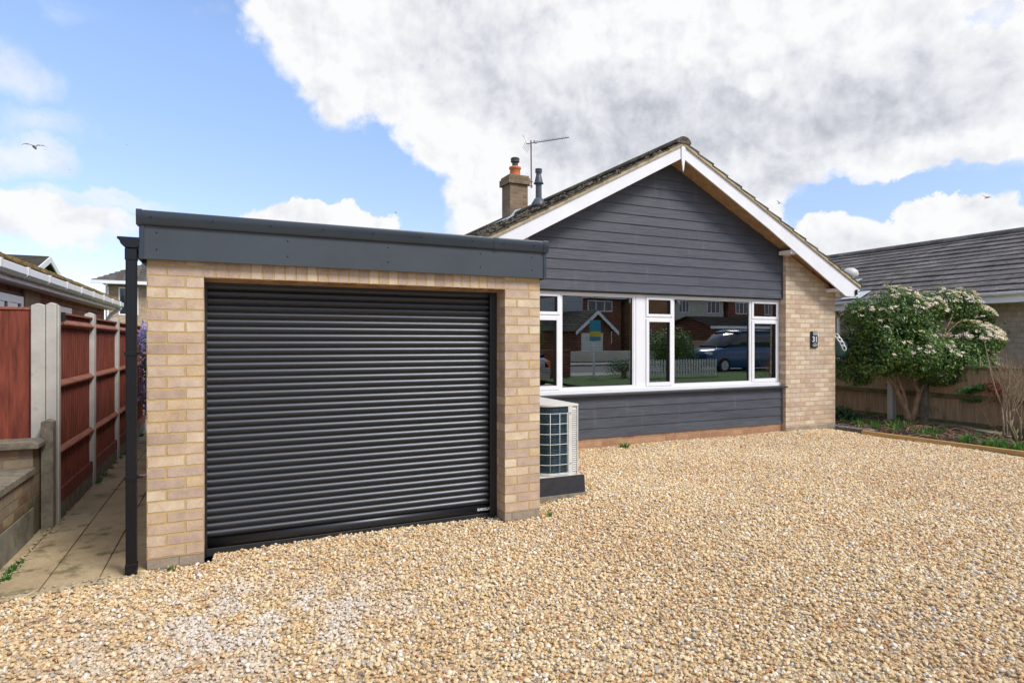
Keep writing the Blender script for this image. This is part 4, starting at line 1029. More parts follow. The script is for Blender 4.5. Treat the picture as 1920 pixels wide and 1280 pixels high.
for k in range(2600):
    t = abs(random.gauss(0, .30)); P.append((-2.14 - t * 1.2, random.uniform(6, 15.3), 2.318 + t * 1.2 * .455))
mm = MB()
for q in P:
    r = random.uniform(.015, .05); i = len(mm.v)
    for a in range(6): t = a * math.pi / 3 + random.uniform(-.3, .3); mm.v.append((q[0] + r * math.cos(t), q[1] + r * math.sin(t) * 1.3, q[2] - math.cos(t) * r * .4 - .006))
    mm.v.append((q[0], q[1], q[2] + r * .6)); mm.f += [(i + a, i + (a + 1) % 6, i + 6) for a in range(6)]
mm.build('moss', M['tiles_left'], nl, smooth=True)
def small_window(parent, x0, x1, y, z0, z1, axis='y', mull=1, w=.06, mat='white', glass='car_glass', s=-1):
    b = MB(); g = MB()
    def bx(B, a0, a1, d0, d1, c0, c1):
        d0, d1 = sorted((d0, d1))
        B.box(a0, a1, d0, d1, c0, c1) if axis == 'y' else B.box(d0, d1, a0, a1, c0, c1)
    for a0, a1, c0, c1 in ((x0, x0 + w, z0, z1), (x1 - w, x1, z0, z1), (x0 + w, x1 - w, z0, z0 + w), (x0 + w, x1 - w, z1 - w, z1)): bx(b, a0, a1, y + s * .03, y, c0, c1)
    for k in range(1, mull + 1): xm = x0 + (x1 - x0) * k / (mull + 1); bx(b, xm - w / 2, xm + w / 2, y + s * .028, y, z0 + w, z1 - w)
    f = b.build('window', mat, parent); bx(g, x0 + w, x1 - w, y + s * .012, y, z0 + w, z1 - w); g.build('pane', glass, f); return f
small_window(nl, 7.9, 9.55, -2.38, 1.1, 1.99, 'x', 2, .09, s=1); small_window(nl, 11.15, 12.15, -2.38, 1.1, 1.97, 'x', 1, .09, s=1)

def gable_house(name, x0, x1, y0, y1, ez, rz, wallm, tilem, label, windows=(), over=.35, base=-.3, mull=1, ridge='y', garage=None, face=-1, barge=.28):
    """ridge 'y': gable faces the viewer; ridge 'x': eaves face the viewer"""
    cx, cy = (x0 + x1) / 2, (y0 + y1) / 2; o = thing(name, (cx, cy, base), label, 'house')
    b = MB(); yf = y0 if face < 0 else y1
    if ridge == 'y':
        b.prism([(x0, base), (x1, base), (x1, ez), (cx, rz), (x0, ez)], 'y', y0, y1)
    else: b.prism([(y0, base), (y1, base), (y1, ez), (cy, rz), (y0, ez)], 'x', x0, x1)
    b.build('wall', wallm, o, fix=True)
    b = MB(); 
    if ridge == 'y':
        s = (rz - ez) / (cx - x0); courses(b, (x0 - over, ez - over * s + .06), (cx, rz + .06), y0 - over, y1 + over, 16, .05, .05); courses(b, (x1 + over, ez - over * s + .06), (cx, rz + .06), y0 - over, y1 + over, 16, .05, .05)
    else:
        s = (rz - ez) / (cy - y0); courses(b, (y0 - over, ez - over * s + .06), (cy, rz + .06), x0 - over, x1 + over, 16, .05, .05); courses(b, (y1 + over, ez - over * s + .06), (cy, rz + .06), x0 - over, x1 + over, 16, .05, .05)
        b.v = [(y, x, z) for x, y, z in b.v]
    b.build('roof', tilem, o, fix=True)
    b = MB()
    if ridge == 'y':
        yy = y0 - over - .02 if face < 0 else y1 + over
        b.prism([(x0 - over, ez - over * s + .05), (cx, rz + .05), (x1 + over, ez - over * s + .05), (x1 + over, ez - over * s - barge + .05), (cx, rz - barge + .05), (x0 - over, ez - over * s - barge + .05)], 'y', yy, yy + .03); b.build('bargeboard', 'white_paint', o, fix=True)
    else:
        yy = y0 - over - .1 if face < 0 else y1 + over
        b.box(x0 - over, x1 + over, yy, yy + .10, ez - over * s - .14, ez - over * s + .05); b.build('gutter', 'white', o)
    for wx0, wx1, wz0, wz1 in windows: small_window(o, wx0, wx1, yf, wz0, wz1, 'y', 2, .07, s=face)
    if garage:
        gx0, gx1, gz1 = garage; b = MB(); ys_ = sorted((yf, yf + face * .05)); b.box(gx0, gx1, ys_[0], ys_[1], base, gz1); b.build('garage_door', 'pvc_white', o)
    return o
# gable roof peeping over the bungalow, and the hipped two-storey house at the end
gh = gable_house('house', -16, -6.25, 24.6, 30.4, 3.45, 4.50, 'far_brick', 'tiles_far', 'distant house showing only its white edged gable above the mossy roof', over=.25, ridge='x')
b = MB(); b.prism([(24.3, 3.42), (27.5, 4.56), (30.7, 3.42), (30.7, 3.22), (27.5, 4.34), (24.3, 3.22)], 'x', -5.99, -5.95); b.build('bargeboard', 'white_paint', gh, fix=True)
hh = thing('house', (-2, 40, 0), 'distant two storey buff brick house with hipped roof behind the downpipe', 'house')
b = MB(); b.box(-5.55, 4.0, 35.8, 44, -.3, 4.36); b.build('wall', 'far_brick', hh)
b = MB(); ex0, ex1, ey0, ey1, ez_ = -6.05, 4.5, 35.3, 44.5, 4.42; hz = 6.2; hx = -3.35
n = 14
for k in range(n):
    t0, t1 = k / n, (k + 1.02) / n
    def pt(t, side, lift=0): # left hip edge and right hip edge of the front slope
        y = ey0 + (39.9 - ey0) * t; z = ez_ + (hz - ez_) * t + lift
        return (ex0 + (hx - ex0) * t, y, z) if side == 0 else (ex1 + (1.6 - ex1) * t, y, z)
    b.quad(pt(t0, 0, .05), pt(t0, 1, .05), pt(t1, 1), pt(t1, 0)); b.quad(pt(t0, 0, 0), pt(t0, 1, 0), pt(t0, 1, .05), pt(t0, 0, .05))
    l = lambda t, lift=0: ((ex0 + (hx - ex0) * t, ey0 + (39.9 - ey0) * t, ez_ + (hz - ez_) * t + lift), (ex0 + (hx - ex0) * t, ey1 + (39.9 - ey1) * t, ez_ + (hz - ez_) * t + lift))
    a0, a1 = l(t0, .05), l(t1, 0); b.quad(a0[0], a1[0], a1[1], a0[1])
b.quad((ex1, ey0, ez_), (ex1, ey1, ez_), (1.6, 39.9, hz)); b.quad((ex0, ey1, ez_), (ex1, ey1, ez_), (1.6, 39.9, hz), (hx, 39.9, hz)); b.build('roof', 'tiles_far', hh)
b = MB(); b.box(-6.1, 4.55, 35.2, 35.32, 4.26, 4.42); b.build('gutter', 'white', hh)
b = MB(); b.tube([(-5.45, 35.25, 4.3), (-5.45, 35.7, 4.1), (-5.45, 35.75, 2.6), (-5.45, 35.75, 0)], .05, 8); b.build('downpipe', 'white', hh)
small_window(hh, -5.0, -4.15, 35.8, 2.75, 4.15, mull=1); 
small_window(hh, -3.2, -1.6, 35.8, 2.75, 4.15, mull=1)
b = MB(); b.prism([(-5.5, 2.15), (-3.2, 2.15), (-3.2, 1.9), (-5.5, 1.9)], 'y', 34.6, 35.75); b.build('porch_roof', 'white', hh)

# ================================================================== RIGHT: neighbour, fence, planting
nr = thing('house', (13.4, 8, 0), 'pale brick bungalow with dark tiled roof behind the flowering tree', 'house')
b = MB(); b.prism([(13.35, -.2), (21.6, -.2), (21.6, 2.2), (17.5, 3.95), (13.35, 2.2)], 'y', 4.6, 17.6); b.build('wall', 'right_brick', nr)
b = MB(); courses(b, (12.98, 2.36), (17.0, 4.03), 4.3, 17.9, 13, .028, .030, .008, 48); courses(b, (21.0, 2.36), (17.0, 4.03), 4.3, 17.9, 13, .035, .04, 0, 6); rr = b.build('roof', 'tiles_right', nr, fix=True)
b = MB(); b.prism([(17 + .15 * math.cos(t), 4.0 + .13 * math.sin(t)) for t in [math.pi * k / 8 for k in range(9)]], 'y', 4.3, 17.9); b.build('ridge_tile', 'tiles_right', rr, fix=True)
b = MB(); b.box(12.96, 13.36, 4.3, 17.8, 2.145, 2.17); b.box(12.955, 12.98, 4.3, 17.8, 2.15, 2.30); b.build('soffit', 'white', nr)
b = MB(); b.prism(halfround(12.90, 2.335, .062), 'y', 4.3, 17.85); g_ = b.build('gutter', 'white', nr, bevel=.003)
b = MB()
for y in (6.35, 8.9, 11.6, 14.0): b.prism(halfround(12.90, 2.335, .069), 'y', y, y + .09)
build_each(b, 'gutter_joint', 'white', g_)
b = MB(); b.tube([(12.9, 9.9, 2.28), (12.93, 9.9, 2.2), (13.27, 9.9, 2.0), (13.3, 9.9, 0)], .036, 8); b.build('downpipe', 'white', nr)
vp = at(1594, 514, 15.55); b = MB(); b.lathe([(.05, -.25), (.10, -.12), (.17, -.08), (.20, .0), (.17, .09), (.09, .15), (.02, .16)], (vp.x, vp.y, vp.z), 14); vt = b.build('roof_vent', 'ac_white', nr, smooth=True)
vx, vy = vp.x, vp.y; zr_ = 2.36 + (vx - 12.98) * .4154 + .05
b = MB(); b.quad((vx - .28, vy - .35, zr_ - .116), (vx + .0, vy - .35, zr_), (vx + .0, vy + .25, zr_), (vx - .28, vy + .25, zr_ - .116)); b.build('flashing', 'lead', vt)
b = MB()
for yy, xx in ((9.15, 13.25), (5.0, 13.4)):
    z = 2.36 + (xx - 12.98) * .4154 + .052; b.quad((xx - .25, yy, z - .104), (xx + .2, yy + .05, z + .083), (xx + .2, yy + .45, z + .083), (xx - .25, yy + .5, z - .104))
b.build('flashing', 'lead', nr)
# brown fence behind the flower bed
XF = 11.07
rf_ = thing('fence', (XF, 6, 0), 'low weathered brown wooden fence behind the flowering tree', 'fence')
for ya, yb in ((4.94, 6.52), (6.64, 8.4), (8.52, 10.3), (10.42, 12.2)):
    b = MB(); q = ya
    while q < yb - .02:
        w = min(.13, yb - q); b.prism([(XF - .006, q), (XF + .012, q), (XF + .004, q + w - .004), (XF - .012, q + w - .004)], 'z', .10, .98); q += .13
    pn = b.build('panel', 'fence_old', rf_)
    b = MB(); b.box(XF - .05, XF - .013, ya, yb, .47, .545); b.box(XF - .05, XF + .03, ya, yb, .98, 1.02); b.build('rail', 'fence_capmoss', pn, bevel=.004)
    b = MB(); b.box(XF - .03, XF + .02, ya, yb, -.05, .10); b.build('gravel_board', 'moss', rf_, bevel=.003)
for y in (4.82, 6.52, 8.4, 10.3): b = MB(); b.box(XF - .06, XF + .06, y, y + .12, -.05, 1.0); b.build('post', 'concrete_old', rf_, bevel=.006)
pq = at(1672, 740, 10.95); b = MB(); b.box(pq.x - .055, pq.x + .055, pq.y - .05, pq.y + .05, 0, .98); b.build('post', 'concrete', rf_, bevel=.006)

# flowering evergreen tree
TD = 10.55
tree = thing('flowering_tree', tuple(Vector((at(1705, 788, TD).x, at(1705, 788, TD).y, .02))), 'broad evergreen tree with pinkish white flower heads beside the house', 'tree')
def lobe(px, py, r, t=TD, fl=1.0, ry=None): c = at(px, py, t); k = t / FPX; return (tuple(c), (r * k * .96, r * k * .95, (ry or r) * k * .92), fl)
LB = [lobe(1628, 600, 48, 10.4, .5), lobe(1672, 588, 55, 10.3, .7), lobe(1720, 592, 48, 10.4, .8), lobe(1605, 645, 36, 10.5, .25), lobe(1650, 655, 60, 10.2, .25), lobe(1705, 660, 55, 10.1, .3), lobe(1748, 668, 44, 10.2, .4),
      lobe(1760, 572, 34, 10.9, 1.0), lobe(1800, 574, 34, 11.0, 1.3), lobe(1832, 600, 30, 11.1, 1.7), lobe(1815, 640, 52, 10.6, 1.5, 40), lobe(1845, 640, 32, 10.7, 2.2), lobe(1790, 680, 50, 10.4, .3), lobe(1835, 685, 34, 10.5, .4), lobe(1760, 706, 40, 10.4, .2, 20), lobe(1812, 712, 32, 10.5, .1, 20),
      lobe(1585, 690, 26, 10.7, .1), lobe(1582, 640, 16, 10.8, .2), lobe(1660, 688, 34, 10.5, .15, 18), lobe(1606, 706, 30, 10.9, .05, 20), lobe(1700, 640, 60, 10.9, .1), lobe(1870, 645, 12, 10.9, 1)]
lobes = [(l[0], l[1]) for l in LB]
gap_c = at(1772, 616, 10.7)
def notch(P):
    w = np.sin(P[:, 0] * 8.5 + 1.3) + np.sin(P[:, 1] * 7.1 + P[:, 2] * 3) + np.sin(P[:, 2] * 9.3 + P[:, 0] * 4.1); holes = (w < -1.05) & (rng.random(len(P)) < .85)
    pot = (P[:, 0] < 9.62) & (P[:, 2] > 1.05) & (P[:, 2] < 1.75)
    return ~holes & notch0(P) & ~pot
def notch0(P):
    d = (P - np.array(gap_c)) / np.array([.22, .5, .26]); return (np.linalg.norm(d, axis=1) > 1) | (rng.random(len(P)) < .12)
foliage('crown', lobes, 46000, .053, 'leaf', tree, .62, .46, .35, notch, .75)
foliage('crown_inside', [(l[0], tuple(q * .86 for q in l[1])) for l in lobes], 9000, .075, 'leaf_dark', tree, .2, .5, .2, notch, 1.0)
ww = np.array([l[2] ** 1.6 * l[1][0] * l[1][2] for l in LB]); ww /= ww.sum(); kk = rng.choice(len(LB), 720, p=ww); acc = []; nn = []
for k in kk:
    c, r, fl = LB[k]; d = unit(1)[0]; d[2] = abs(d[2]) * .9 + (.15 if fl > .6 else -.35 * rng.random()); d /= np.linalg.norm(d)
    d[:2] += np.array([-.10, -.35]) * .8; d /= np.linalg.norm(d)
    p = np.array(c) + d * np.array(r) * (1.0 + .07 * rng.random())
    if not notch(p[None])[0]: continue
    m = 20; s = rng.uniform(.030, .058); o_ = unit(m) * s * rng.random((m, 1)) ** .4; up = d * .6 + np.array([0, 0, .6]); dt = o_ @ (up / np.linalg.norm(up)); o_ = o_ - np.outer(dt, up / np.linalg.norm(up)) * .65
    acc.append(p + o_ + d * .01); nn.append(np.tile(up, (m, 1)) + unit(m) * .45)
sh_p = []; sh_n = []
for k in range(90):                                  # stray leafy shoots standing out of the crown
    l = LB[rng.integers(len(LB))]; d = unit(1)[0]; d[2] = abs(d[2]) + .2; d /= np.linalg.norm(d); p0_ = np.array(l[0]) + d * np.array(l[1]) * .9
    for j in range(9): sh_p.append(p0_ + d * (.02 + .022 * j) + unit(1)[0] * .02); sh_n.append(unit(1)[0] + d * .4)
v, f = leaf_arrays(np.array(sh_p), np.array(sh_n), .05, .42); mesh_np('stray_shoots', v, f, 'leaf', tree)
v, f = leaf_arrays(np.concatenate(acc), np.concatenate(nn), .020, .9); mesh_np('flower_heads', v, f, 'flower', tree)
b = MB()
def br_(pts, r0, r1, t=TD, B=None):
    q = [at(p[0], p[1], p[2] if len(p) > 2 else t) for p in pts]; n_ = len(q); out = []
    for a_, c_ in zip(q, q[1:]):
        for s in range(4): out.append(a_.lerp(c_, s / 4) + Vector([random.uniform(-.008, .008) for _ in range(3)]) * (1 if s else 0))
    out.append(q[-1]); k = len(out); (B or b).tube(out, [r0 + (r1 - r0) * j / (k - 1) for j in range(k)], 8)
br_([(1706, 790), (1698, 768), (1687, 745), (1674, 718), (1662, 702), (1655, 680), (1640, 640)], .056, .022)
br_([(1699, 786), (1699, 760), (1694, 738), (1686, 716), (1682, 704), (1692, 690), (1712, 672)], .038, .014)
br_([(1662, 722), (1655, 716), (1652, 708), (1654, 700)], .02, .008)
br_([(1710, 790), (1716, 765), (1721, 748), (1723, 735), (1715, 722), (1714, 714), (1728, 700), (1750, 692), (1775, 688), (1810, 697)], .050, .012)
br_([(1722, 742), (1728, 730), (1733, 718), (1745, 712), (1762, 706)], .028, .007)
br_([(1716, 716), (1712, 700), (1718, 688), (1708, 660)], .022, .008)
br_([(1728, 700), (1745, 697), (1775, 698), (1800, 706), (1822, 710)], .014, .005)
br_([(1760, 660), (1766, 640), (1772, 618), (1782, 600), (1790, 580)], .020, .008, 10.7); br_([(1766, 645), (1778, 622), (1795, 606), (1812, 598)], .016, .006, 10.7); br_([(1762, 690), (1758, 665), (1768, 640)], .02, .016, 10.65)
for k in range(34):
    x = random.uniform(1640, 1830); y = random.uniform(672, 705); br_([(x, y), (x + random.uniform(-28, 28), y + random.uniform(-14, 8)), (x + random.uniform(-50, 50), y + random.uniform(-30, 14))], .007, .002, random.uniform(10.3, 10.8))
b.build('trunk', 'bark', tree, smooth=True)
# low evergreen at the corner of the pier
sb = thing('low_bush', tuple(at(1580, 775, 11.0)), 'small dark green bush at the foot of the brick pier corner', 'bush')
foliage('foliage', [(tuple(at(1580, 776, 11.0)), (.17, .17, .16)), (tuple(at(1600, 783, 10.9)), (.12, .12, .09))], 900, .05, 'leaf_dark', sb, .3)
b = MB(); p_ = at(1583, 790, 11.0)
for k in range(5): b.tube([p_, p_ + Vector((random.uniform(-.1, .1), random.uniform(-.1, .1), .18))], .006, 5)
b.build('stem', 'bark', sb)
# young conifer
cf = thing('young_conifer', tuple(at(1842, 812, 9.9)), 'small green conifer sapling with a bare upper stem before the brown fence', 'conifer')
b = MB(); 
def T9(x, y): return at(x, y, 9.9)
b.tube([T9(1843, 806), T9(1842, 780), T9(1843, 745), T9(1840, 715), T9(1837, 690), T9(1838, 672)], [.030, .026, .016, .012, .009, .005], 8); b.build('trunk', 'bark', cf, smooth=True)
acc = []; nn = []
for k in range(34):
    y = random.choice((722, 731, 740, 750, 759)) + random.uniform(-5, 5); a = random.uniform(0, 6.28); L_ = random.uniform(.20, .46) * (1 if math.cos(a) < .4 else .6)
    base_ = T9(1842, y); tip = base_ + Vector((math.cos(a) * L_, math.sin(a) * L_ * .8, .03 + random.uniform(-.05, .03)))
    for j in range(150):
        t = random.random(); p = base_.lerp(tip, t) + Vector((0, 0, -.03 * t * t)); w = .06 * (1 - t) + .015; acc.append(tuple(p + Vector((random.uniform(-w, w), random.uniform(-w, w), random.uniform(-.022, .022))))); nn.append((0, 0, 1))
for y, L_ in ((704, .17), (698, .14), (692, .1)):
    for a in (0.2, 1.6, 3.0, 4.5, 5.4):
        base_ = T9(1837, y); tip = base_ + Vector((math.cos(a) * L_, math.sin(a) * L_, .07))
        for j in range(26): t = random.random(); acc.append(tuple(base_.lerp(tip, t) + Vector([random.uniform(-.012, .012) for _ in range(3)]))); nn.append((0, 0, 1))
acc = np.array(acc); v, f = leaf_arrays(acc, np.array(nn, float) + unit(len(acc)) * .6, .055, .22); mesh_np('needles', v, f, 'needle', cf)
# bare multi-stemmed shrub
bs = thing('bare_shrub', tuple(at(1893, 825, 8.9)), 'leafless twiggy shrub with pale stems at the right edge of the flower bed', 'shrub')
b = MB()
def T8(x, y): return at(x, y, 8.9)
random.seed(21)
def grow_twig(p, d, L_, r, lvl):
    q = [p]; 
    for s in range(4):
        d = (d + Vector([random.uniform(-.16, .16) for _ in range(3)]) + Vector((0, 0, .05))).normalized(); q.append(q[-1] + d * L_ / 4)
    b.tube(q, [r, r * .85, r * .7, r * .55, r * .35], 5 if lvl else 6, caps=False)
    if lvl < 3:
        for s in range(3 + (lvl == 0)):
            dd = (d + Vector([random.uniform(-.6, .6) for _ in range(3)])).normalized(); grow_twig(q[random.choice((2, 3, 4))], dd, L_ * random.uniform(.5, .75), r * .5, lvl + 1)
for x, y, x2, y2 in ((1882, 826, 1879, 760), (1888, 828, 1886, 765), (1895, 829, 1893, 770), (1890, 826, 1900, 775), (1898, 826, 1915, 790)):
    a_, c_ = T8(x, y), T8(x2, y2); b.tube([a_, a_.lerp(c_, .5) + Vector((.01, 0, 0)), c_], [.017, .014, .011], 7)
    for k in range(6):
        grow_twig(a_.lerp(c_, random.uniform(.6, 1.0)), Vector((random.uniform(-.35, .75), random.uniform(-.4, .3), 1)).normalized(), random.uniform(.38, .62), .0072, 1)
a_ = T8(1880, 765); b.tube([a_, T8(1868, 735), T8(1858, 700), T8(1850, 660), T8(1846, 640)], [.010, .009, .008, .006, .003], 6)
b.build('twigs', 'twig', bs, smooth=True)
rl = thing('red_leaved_plant', tuple(at(1860, 790, 9.5)), 'sparse dark red leaved plant between the conifer and the bare shrub', 'plant')
foliage('foliage', [(tuple(at(1862, 724, 9.4)), (.13, .13, .12)), (tuple(at(1875, 738, 9.4)), (.12, .1, .1))], 420, .035, 'redleaf', rl, .2)
b = MB()
for k in range(12): p_ = at(1862 + random.uniform(-6, 6), 800, 9.5); b.tube([p_, at(1858 + random.uniform(-25, 25), 760, 9.5), at(1866 + random.uniform(-22, 22), 715 + random.uniform(0, 30), 9.4)], [.005, .004, .002], 5)
b.build('stem', 'bark', rl)
# mossy stub stems at the far right
ms = thing('mossy_stump', tuple(at(1912, 835, 8.4)), 'cluster of dark mossy cut stems at the far right of the bed', 'stump')
b = MB()
for x, y, x2, y2 in ((1908, 838, 1899, 800), (1912, 838, 1912, 782), (1906, 836, 1890, 790), (1918, 838, 1923, 790)): b.tube([at(x, y, 8.4), at((x + x2) / 2 + 1, (y + y2) / 2, 8.4), at(x2, y2, 8.4)], [.022, .02, .016], 8)
b.build('stem', 'fence_capmoss', ms, smooth=True)
# ground cover, leaf litter, weeds
def tufts(name, spots, label=None, cat=None, group=None, kind='stuff', blade=.075, per=26, mat='grass'):
    acc = []; fc = []; 
    for (x, y, z, r) in spots:
        m = max(6, int(per * (r / .08) ** 1.3)); a = rng.random(m) * 6.28; q = rng.random(m) ** .6 * r; bx_, by_ = x + q * np.cos(a), y + q * np.sin(a); L_ = blade * (.5 + rng.random(m))
        dx_, dy_ = np.cos(a) * L_ * .7 * rng.random(m), np.sin(a) * L_ * .7 * rng.random(m); w = .0045 + .003 * rng.random(m); px_, py_ = -np.sin(a) * w, np.cos(a) * w
        for i in range(m):
            k = len(acc); acc += [(bx_[i] - px_[i], by_[i] - py_[i], z), (bx_[i] + px_[i], by_[i] + py_[i], z), (bx_[i] + dx_[i] * .5 + px_[i] * .8, by_[i] + dy_[i] * .5 + py_[i] * .8, z + L_[i] * .6), (bx_[i] + dx_[i] * .5 - px_[i] * .8, by_[i] + dy_[i] * .5 - py_[i] * .8, z + L_[i] * .6), (bx_[i] + dx_[i], by_[i] + dy_[i], z + L_[i] * .85)]
            fc += [(k, k + 1, k + 2), (k, k + 2, k + 3), (k + 3, k + 2, k + 4)]
    return mesh_np(name, np.array(acc), np.array(fc), mat)
sp = []
def edge_x(y): return 9.0 + (6.27 - y) * .07
def onz(px, py, z=.0):
    v = (640 - py) / FPX; return at(px, py, (z - CH) / v)
for (px_, py_, n_, sx, sy_) in ((1612, 797, 10, 14, 5), (1640, 800, 12, 18, 5), (1684, 800, 26, 22, 8), (1700, 792, 10, 16, 5), (1745, 815, 16, 20, 5), (1822, 829, 9, 16, 4), (1868, 838, 16, 22, 5), (1905, 845, 6, 10, 4), (1582, 786, 8, 10, 5)):
    for k in range(n_): q = onz(px_ + random.gauss(0, sx * .6), py_ + random.gauss(0, sy_ * .6)); sp.append((max(q.x, edge_x(q.y) + .08), q.y, .01, random.uniform(.03, .07)))
tag(tufts('bed_grass', sp, blade=.10), kind='stuff')
q = np.stack([rng.uniform(9.15, 11.0, 5200), rng.uniform(3.2, 8.6, 5200), rng.uniform(.0, .035, 5200)], 1); v, f = leaf_arrays(q, unit(5200) * .5 + np.array([0, 0, 1]), .04, .5); tag(mesh_np('leaf_litter', v, f, 'litter'), kind='stuff')
b = MB()
for k in range(150):
    x, y = random.uniform(9.3, 10.7), random.uniform(4.4, 7.2); a = random.uniform(0, 6.28); L_ = random.uniform(.1, .35); b.tube([(x, y, .03), (x + math.cos(a) * L_ * .5, y + math.sin(a) * L_ * .5, .05 + random.uniform(0, .04)), (x + math.cos(a + .4) * L_, y + math.sin(a + .4) * L_, .03)], .004, 4)
tag(b.build('fallen_twigs', 'bark'), kind='stuff')
def weed(x, y, r, label, nb=34, blade=.05):
    o = tufts('weed', [(x, y, gz(x, y) + .0, r)], blade=blade, per=nb); tag(o, label, 'weed')
weed(-.35, 4.60, .035, 'small green weed at the foot of the left garage pier', 70, .022)
weed(2.50, 4.60, .035, 'bright green weed in the gravel right of the right garage pier', 60, .035)
p_ = at(1198, 836, 8.0); weed(p_.x, 6.86, .07, 'low green weed growing at the foot of the orange plinth', 60, .055)
weed(7.9, 6.2, .03, 'tiny weed in the gravel near the brick pier of the house', 30, .02)
sp = [(-1.30 + random.gauss(0, .012), random.uniform(4.4, 5.2), -.085, .025) for _ in range(14)] + [(-1.27, random.uniform(7.7, 11.5), -.085, .03) for _ in range(26)]
tag(tufts('path_moss', sp, blade=.03, per=60), kind='stuff')
# spilled stones and debris along the edges of the path
mm = MB()
def pebble(x, y, z, r):
    i = len(mm.v); a0 = random.uniform(0, 3)
    for rr, h in ((.75, -.3), (1, .2), (.6, .65)):
        for a in range(6): t = a0 + a * math.pi / 3; mm.v.append((x + r * rr * math.cos(t) * 1.2, y + r * rr * math.sin(t), z + r * h))
    for s in (0, 6):
        for a in range(6): mm.f.append((i + s + a, i + s + (a + 1) % 6, i + s + 6 + (a + 1) % 6, i + s + 6 + a))
    mm.f.append(tuple(i + 12 + a for a in range(6)))
for k in range(260): pebble(-1.32 + abs(random.gauss(0, .03)), random.uniform(4.4, 11), -.078, random.uniform(.004, .012))
for k in range(130): x = random.uniform(-1.25, -.6); pebble(x, 4.42 + (x + 1.2) * .2 + abs(random.gauss(0, .05)), -.076, random.uniform(.006, .013))
tag(mm.build('loose_stones', 'mortar', smooth=False), kind='stuff')

# ================================================================== GULLS
def gull(px, py, t, span, roll, head, label, wings):
    c = at(px, py, t); o = MB(); k = span
    # wings: outline sections from left tip to right tip (fraction of half-span, up, chord)
    sec = wings; fw = Vector((math.cos(head), math.sin(head), 0)); rt = Vector((fw.y, -fw.x, 0)); up = Vector((0, 0, 1))
    rt2 = rt * math.cos(roll) + up * math.sin(roll); up2 = up * math.cos(roll) - rt * math.sin(roll); i0 = None
    for s, h, ch, sw in sec:
        p = c + rt2 * (s * k * .5) + up2 * (h * k * .5) + fw * (sw * k); i = len(o.v)
        for a, th in ((.5, 0), (.1, .055), (-.5, 0), (.1, -.03)): o.v.append(tuple(p + fw * (a * ch * k) + up2 * (th * ch * k)))
        if i0 is not None:
            for q in range(4): o.f.append((i0 + q, i0 + (q + 1) % 4, i + (q + 1) % 4, i + q))
        else: o.f.append((i, i + 1, i + 2, i + 3))
        i0 = i
    o.f.append((i0 + 3, i0 + 2, i0 + 1, i0))
    body = [(-.22, .004), (-.19, .035), (-.12, .030), (-.03, .05), (.06, .058), (.13, .042), (.165, .030), (.195, .030), (.215, .018), (.245, .004)]
    o.tube([c + fw * (a * k) - up2 * (.012 * k) for a, r in body], [r * k for a, r in body], 10)
    g = o.build('gull', 'gull_white', None, origin=tuple(c), fix=True)
    m = g.modifiers.new('merge', 'REMESH'); m.mode = 'VOXEL'; m.voxel_size = k * .0075; m.use_smooth_shade = True
    return tag(g, label, 'gull', 'gulls flying in the sky')
glide = [(-1, -.42, .03, -.10), (-.78, -.10, .07, -.04), (-.5, .10, .12, .02), (-.2, .09, .15, .03), (0, .0, .18, .02), (.2, .09, .15, .03), (.5, .12, .12, .02), (.78, .0, .06, -.05), (1, -.16, .02, -.12)]
mwing = [(-1, -.55, .03, -.08), (-.7, -.02, .08, 0), (-.35, .06, .13, .03), (0, 0, .17, .02), (.35, .30, .13, .03), (.65, .46, .10, 0), (1, .12, .03, -.08)]
flat = [(-1, .05, .02, -.08), (-.6, .02, .07, 0), (-.2, -.03, .13, .02), (0, -.05, .16, .02), (.3, .06, .13, .03), (.65, .25, .08, 0), (1, .48, .02, -.08)]
gull(65, 275, 27, 1.38, -.05, R(300) - YAW, 'large gull gliding high at the far left of the sky', glide)
gull(84, 281, 110, .95, .1, R(300) - YAW, 'tiny gull just below the large gull at the left', mwing)
gull(742, 397, 70, 1.0, 1.0, R(20) - YAW, 'gull banking steeply just above the garage roof trim', flat)
gull(1461, 381, 70, 1.15, .1, R(290) - YAW, 'gull with bent wings above the right slope of the gable', mwing)
gull(1851, 370, 50, 1.3, .05, R(270) - YAW, 'gull with raised wing near the right edge of the sky', flat)
gull(237, 271, 150, 1.3, 0, R(270) - YAW, 'very distant gull in the blue sky above the garage corner', flat)
gull(131, 318, 150, 1.2, .1, R(270) - YAW, 'very distant gull low over the left clouds', mwing)

# ================================================================== STREET behind the camera (seen in the window glass)
gable_house('house', 20.7, 23.3, -27, -20, 1.95, 3.05, 'street_brick', 'tiles_far', 'red brick garage wing with white gable across the street, reflected in the left pane', face=1, base=-.1, garage=(20.95, 22.6, 1.6), over=.35, barge=.26)
rh = gable_house('house', 22.9, 26.2, -32, -23, 4.4, 6.6, 'street_brick', 'tiles_far', 'red brick house with a wide upstairs window across the street', face=1, base=-.1, ridge='x', windows=((23.3, 25.4, 3.15, 3.95), (23.9, 25.4, .8, 1.8)))
b = MB(); b.box(22.86, 22.897, -31.9, -23.02, -.1, 4.35); b.build('side_wall', 'curtain', rh)
gable_house('house', 26.6, 30.6, -32, -22.5, 4.3, 6.2, 'street_orange', 'tiles_far', 'orange brick house with white gable across the street', face=1, base=-.1, windows=((27.1, 28.3, 3.0, 4.0), (27.1, 28.6, .8, 1.9)))
gable_house('house', 31.2, 36.1, -32, -23, 4.6, 6.6, 'render_cream', 'tiles_far', 'cream rendered house across the street', face=1, base=-.1, ridge='x', windows=((31.5, 32.6, 3.2, 4.2), (34.4, 35.7, 3.2, 4.2)))
